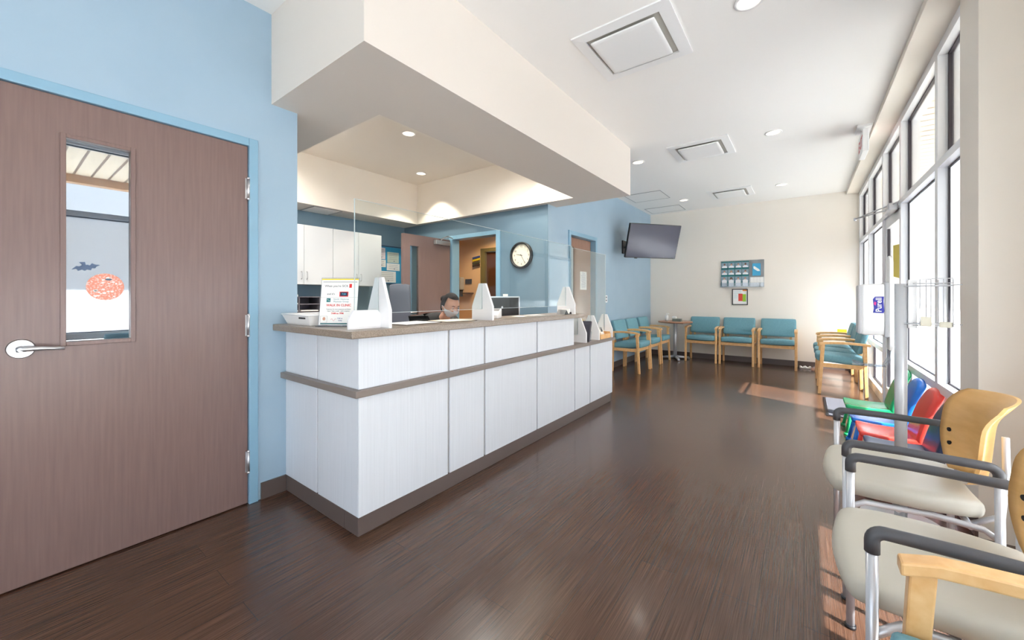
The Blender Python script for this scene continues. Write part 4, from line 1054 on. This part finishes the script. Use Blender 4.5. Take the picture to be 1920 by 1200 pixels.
obj('rack_clip', MB().box(x0+.022,ya_-.006,1.085,x0+.062,ya_-.001,1.135,.004), CR, t)
obj('rack_clip', MB().box(x0+.09,ya_-.006,1.08,x0+.135,ya_-.001,1.11,.004), CR, t)
# dispenser
t = thing('sanitizer_dispenser', 'white wall-type hand sanitizer dispenser with blue logo fixed on the floor stand', 'dispenser', (SX-.12,SY,1.03))
bx0, bx1 = SX-.17, SX-.052
obj('dispenser_body', MB().pad(bx0,SY-.072,1.025,bx1,SY+.052,1.31,.018,0,n=(8,8,8)), WHITEP, t)
obj('back_shell', Bx(bx1-.022,SY-.078,1.018,bx1-.001,SY+.058,1.318,bv=.006), mat('shell_grey',(176,178,182),.4), t)
obj('front_shell', Bx(bx0-.012,SY-.066,1.03,bx0+.012,SY+.046,1.305,bv=.010), mat('front_grey',(196,196,200),.35), t)
yl = SY-.0725
M = frameM((SX-.098, yl-.0005, 1.195), (0,0,1), (-1,0,0))      # logo is turned a quarter
lg = MB().prism([M@Vector(p) for p in ((-.046,-.020,0),(-.035,-.024,0),(.02,-.02,0),(.045,-.022,0),(.044,.014,0),(.03,.022,0),(-.02,.018,0),(-.044,.022,0))], M.to_3x3()@Vector((0,0,.001)))
lgo = obj('logo_flag', lg, mat('logo_blue',(28,36,160),.4), t)
obj('logo_text', MB().text('Purell', .034, M@Matrix.Translation((0,-.002,.0013)), depth=.0003, bold=.0006), PAPER, lgo)
obj('logo_accent', MB().prism([M@Vector(p) for p in ((-.005,.012,.0012),(.012,.008,.0012),(.018,.016,.0012),(.004,.019,.0012))], M.to_3x3()@Vector((0,0,.0004))), mat('logo_magenta',(224,40,140),.4), lgo)

# ------------------------------------------------------------------ exit sign
t = thing('exit_sign', 'white exit sign with red letters hanging at the ceiling edge by the windows', 'exit sign', (.48,5.45,2.7))
obj('mount', Bx(.44,5.33,2.972,.56,5.58,2.9995,bv=.003), WHITEP, t)
obj('neck', Bx(.48,5.42,2.93,.52,5.48,2.972), WHITEP, t)
obj('sign_body', Bx(.475,5.27,2.71,.525,5.62,2.935,bv=.006), WHITEP, t)
k = MB(); k.text('EXIT', .16, frameM((.4745,5.445,2.82),(0,-1,0),(0,0,1)), bold=.003); k.text('EXIT', .16, frameM((.5255,5.445,2.82),(0,1,0),(0,0,1)), bold=.003)
obj('letters', k, mat('exit_red',(214,90,96),.5), t)

# ------------------------------------------------------------------ ceiling fittings
BULB = emit('lamp_glow', (255,240,215), 1.5)
def downlight(x, y, z, label, power, blend=.25, size=98, warm=(1,.84,.66), group='round recessed ceiling lights'):
    t = thing('downlight', label, 'ceiling light', (x,y,z), group)
    g = bmesh.new(); n = 32; pr_ = [(.062,-.001),(.078,-.001),(.080,-.006),(.064,-.008)]
    rg = [[g.verts.new((x+p[0]*math.cos(2*math.pi*i/n), y+p[0]*math.sin(2*math.pi*i/n), z+p[1])) for p in pr_] for i in range(n)]
    for i in range(n):
        for j in range(4): g.faces.new((rg[i][j],rg[i][(j+1)%4],rg[(i+1)%n][(j+1)%4],rg[(i+1)%n][j])).smooth=True
    bmesh.ops.recalc_face_normals(g, faces=g.faces[:])
    k = MB(); k._add(g); obj('trim_ring', k, WHITEP, t)
    obj('lamp_lens', MB().cyl((x,y,z-.0005),(x,y,z-.004),.063,n=32,smooth=False), BULB, t)
    L_ = bpy.data.lights.new('downlight_lamp','SPOT'); L_.energy = power; L_.spot_size = R(size); L_.spot_blend = blend; L_.color = warm; L_.shadow_soft_size = .06
    lo = bpy.data.objects.new('downlight_lamp', L_); COL.objects.link(lo); lo.parent = t; lo.location = (0,0,-.012)
for x,y,lb in ((-.26,2.70,'recessed light by the nearest ceiling vent, cut by the top edge'),(-.26,5.02,'recessed light in the lobby ceiling between the exit sign and middle vent'),(-1.735,5.07,'recessed light beside the far end of the soffit'),
             (-.28,7.43,'recessed light on the window side of the farthest vent'),(-1.75,7.56,'recessed light beside the two flush ceiling panels')):
    downlight(x,y,ZC,lb,8,.8,130,(1,.93,.84))
for x,y,lb in ((-3.585,2.83,'recessed light in the middle of the reception ceiling recess'),(-4.60,3.86,'recessed light near the far corner of the reception ceiling recess'),
             (-2.60,3.86,'recessed light hidden behind the soffit edge at the far end'),(-4.60,1.85,'recessed light hidden above the cabinets'),
             (-2.60,2.83,'added fill light hidden behind the long soffit edge at its middle'),(-3.585,1.95,'added fill light hidden behind the near soffit edge'),(-3.0,3.4,'added fill light hidden above the seated person')):  # these three are unseen lamps added to brighten the reception
    if 'hidden' in lb and 'far end' not in lb: downlight(x,y,3.09,lb,80,1,165,(1,.96,.9))
    else: downlight(x,y,3.09,lb,55,.22,98,(1,.88,.72))
downlight(-4.6,5.2,2.6,'recessed light in the hall beyond the doorway',75,.5,150,(1,.72,.42))
downlight(-3.6,5.2,2.6,'second recessed light in the hall near the far door',45,.5,150,(1,.72,.42))
def cassette(cx, cy, label):
    t = thing('ceiling_vent', label, 'air vent', (cx,cy,ZC), 'square white ceiling air units')
    a, b_ = .32, .245; z0 = ZC-.028
    k = MB()
    for s in (-1,1):
        k.prism([(cx-a,cy+s*a,ZC-.0005),(cx+a,cy+s*a,ZC-.0005),(cx+b_,cy+s*b_,ZC-.006),(cx-b_,cy+s*b_,ZC-.006)],(0,0,-.010))
        k.prism([(cx+s*a,cy-a,ZC-.0005),(cx+s*a,cy+a,ZC-.0005),(cx+s*b_,cy+b_,ZC-.006),(cx+s*b_,cy-b_,ZC-.006)],(0,0,-.010))
    obj('outer_frame', k, WHITEP, t)
    obj('dark_throat', Bx(cx-b_,cy-b_,ZC-.004,cx+b_,cy+b_,ZC-.0006), mat('vent_dark',(186,184,176),.7), t)
    obj('centre_panel', MB().pad(cx-.215,cy-.235,ZC-.040,cx+.215,cy+.20,ZC-.024,.006,0,n=(6,6,4)), WHITEP, t)
    obj('hanger', MB().cyl((cx-.15,cy+.12,ZC-.026),(cx-.15,cy+.12,ZC-.003),.006,n=8).cyl((cx+.15,cy+.12,ZC-.026),(cx+.15,cy+.12,ZC-.003),.006,n=8), SILV, t)
cassette(-.955,2.69,'square white ceiling air unit nearest the viewer'); cassette(-.98,5.09,'square white ceiling air unit, middle of the three'); cassette(-.99,7.51,'square white ceiling air unit farthest away near the back wall')
for x0,y0,x1,y1,lb in ((-2.52,6.62,-1.90,7.22,'flush square ceiling access panel in front of the television'),(-2.57,7.88,-1.91,8.40,'flush square ceiling access panel closest to the back wall')):
    t = thing('access_panel', lb, 'ceiling panel', ((x0+x1)/2,(y0+y1)/2,ZC), 'flush ceiling access panels')
    obj('panel', Bx(x0+.008,y0+.008,ZC-.004,x1-.008,y1-.008,ZC-.0005), WHITEC, t)
    k = MB()
    for a in ((x0,y0,x0+.008,y1),(x1-.008,y0,x1,y1),(x0+.008,y0,x1-.008,y0+.008),(x0+.008,y1-.008,x1-.008,y1)): k.box(a[0],a[1],ZC-.006,a[2],a[3],ZC-.0005)
    obj('panel_edge', k, mat('grey_edge',(150,150,150),.5), t)
t = thing('soffit_vent', 'flat square grille in the soffit above the white cabinets', 'air vent', (-5.38,2.75,ZS))
obj('grille_panel', Bx(-5.57,2.56,ZS-.006,-5.19,2.94,ZS-.0005), WHITEC, t)
obj('grille_edge', MB().box(-5.58,2.55,ZS-.009,-5.57,2.95,ZS-.0005).box(-5.19,2.55,ZS-.009,-5.18,2.95,ZS-.0005).box(-5.57,2.55,ZS-.009,-5.19,2.56,ZS-.0005).box(-5.57,2.94,ZS-.009,-5.19,2.95,ZS-.0005), mat('grey_edge',(150,150,150),.5), t)

# ------------------------------------------------------------------ light
w = bpy.data.worlds.new('sky'); scn.world = w; w.use_nodes = True; nt = w.node_tree
bg = nt.nodes['Background']
tc = nt.nodes.new('ShaderNodeTexCoord'); sp = nt.nodes.new('ShaderNodeSeparateXYZ'); rp = nt.nodes.new('ShaderNodeValToRGB')
nt.links.new(tc.outputs['Generated'], sp.inputs[0]); nt.links.new(sp.outputs['Z'], rp.inputs[0]); nt.links.new(rp.outputs[0], bg.inputs[0])
e = rp.color_ramp.elements; e[0].position = .0; e[0].color = (1,.98,.95,1); e[1].position = .6; e[1].color = (.55,.72,1,1)
bg.inputs[1].default_value = 2.2
L_ = bpy.data.lights.new('sun','SUN'); L_.energy = 27; L_.angle = R(.6); L_.color = (1,.965,.91)
so = bpy.data.objects.new('sun', L_); COL.objects.link(so)
el = R(36.6); dv = Vector((-.947*math.cos(el), .322*math.cos(el), -math.sin(el)))
so.rotation_euler = dv.to_track_quat('-Z','Y').to_euler(); so.location = (6,-2,5)
# ------------------------------------------------------------------ camera
cd = bpy.data.cameras.new('camera'); cam = bpy.data.objects.new('camera', cd); COL.objects.link(cam)
cd.sensor_width = 36; cd.lens = 730/1920*36; cd.shift_y = -44/1920; cd.clip_start = .02
cam.location = (0,0,1.24); cam.rotation_euler = (R(90),0,math.atan2(547,730)); scn.camera = cam
vs = scn.view_settings; scn.display_settings.display_device = 'sRGB'
vs.view_transform = 'Standard'; vs.look = 'None'; vs.exposure = .8; vs.gamma = 1; vs.use_curve_mapping = False
scn.cycles.max_bounces = 12; scn.cycles.diffuse_bounces = 8; scn.cycles.transparent_max_bounces = 16; scn.cycles.use_denoising = True
scn.cycles.sample_clamp_indirect = 12; scn.cycles.caustics_reflective = False; scn.cycles.caustics_refractive = False
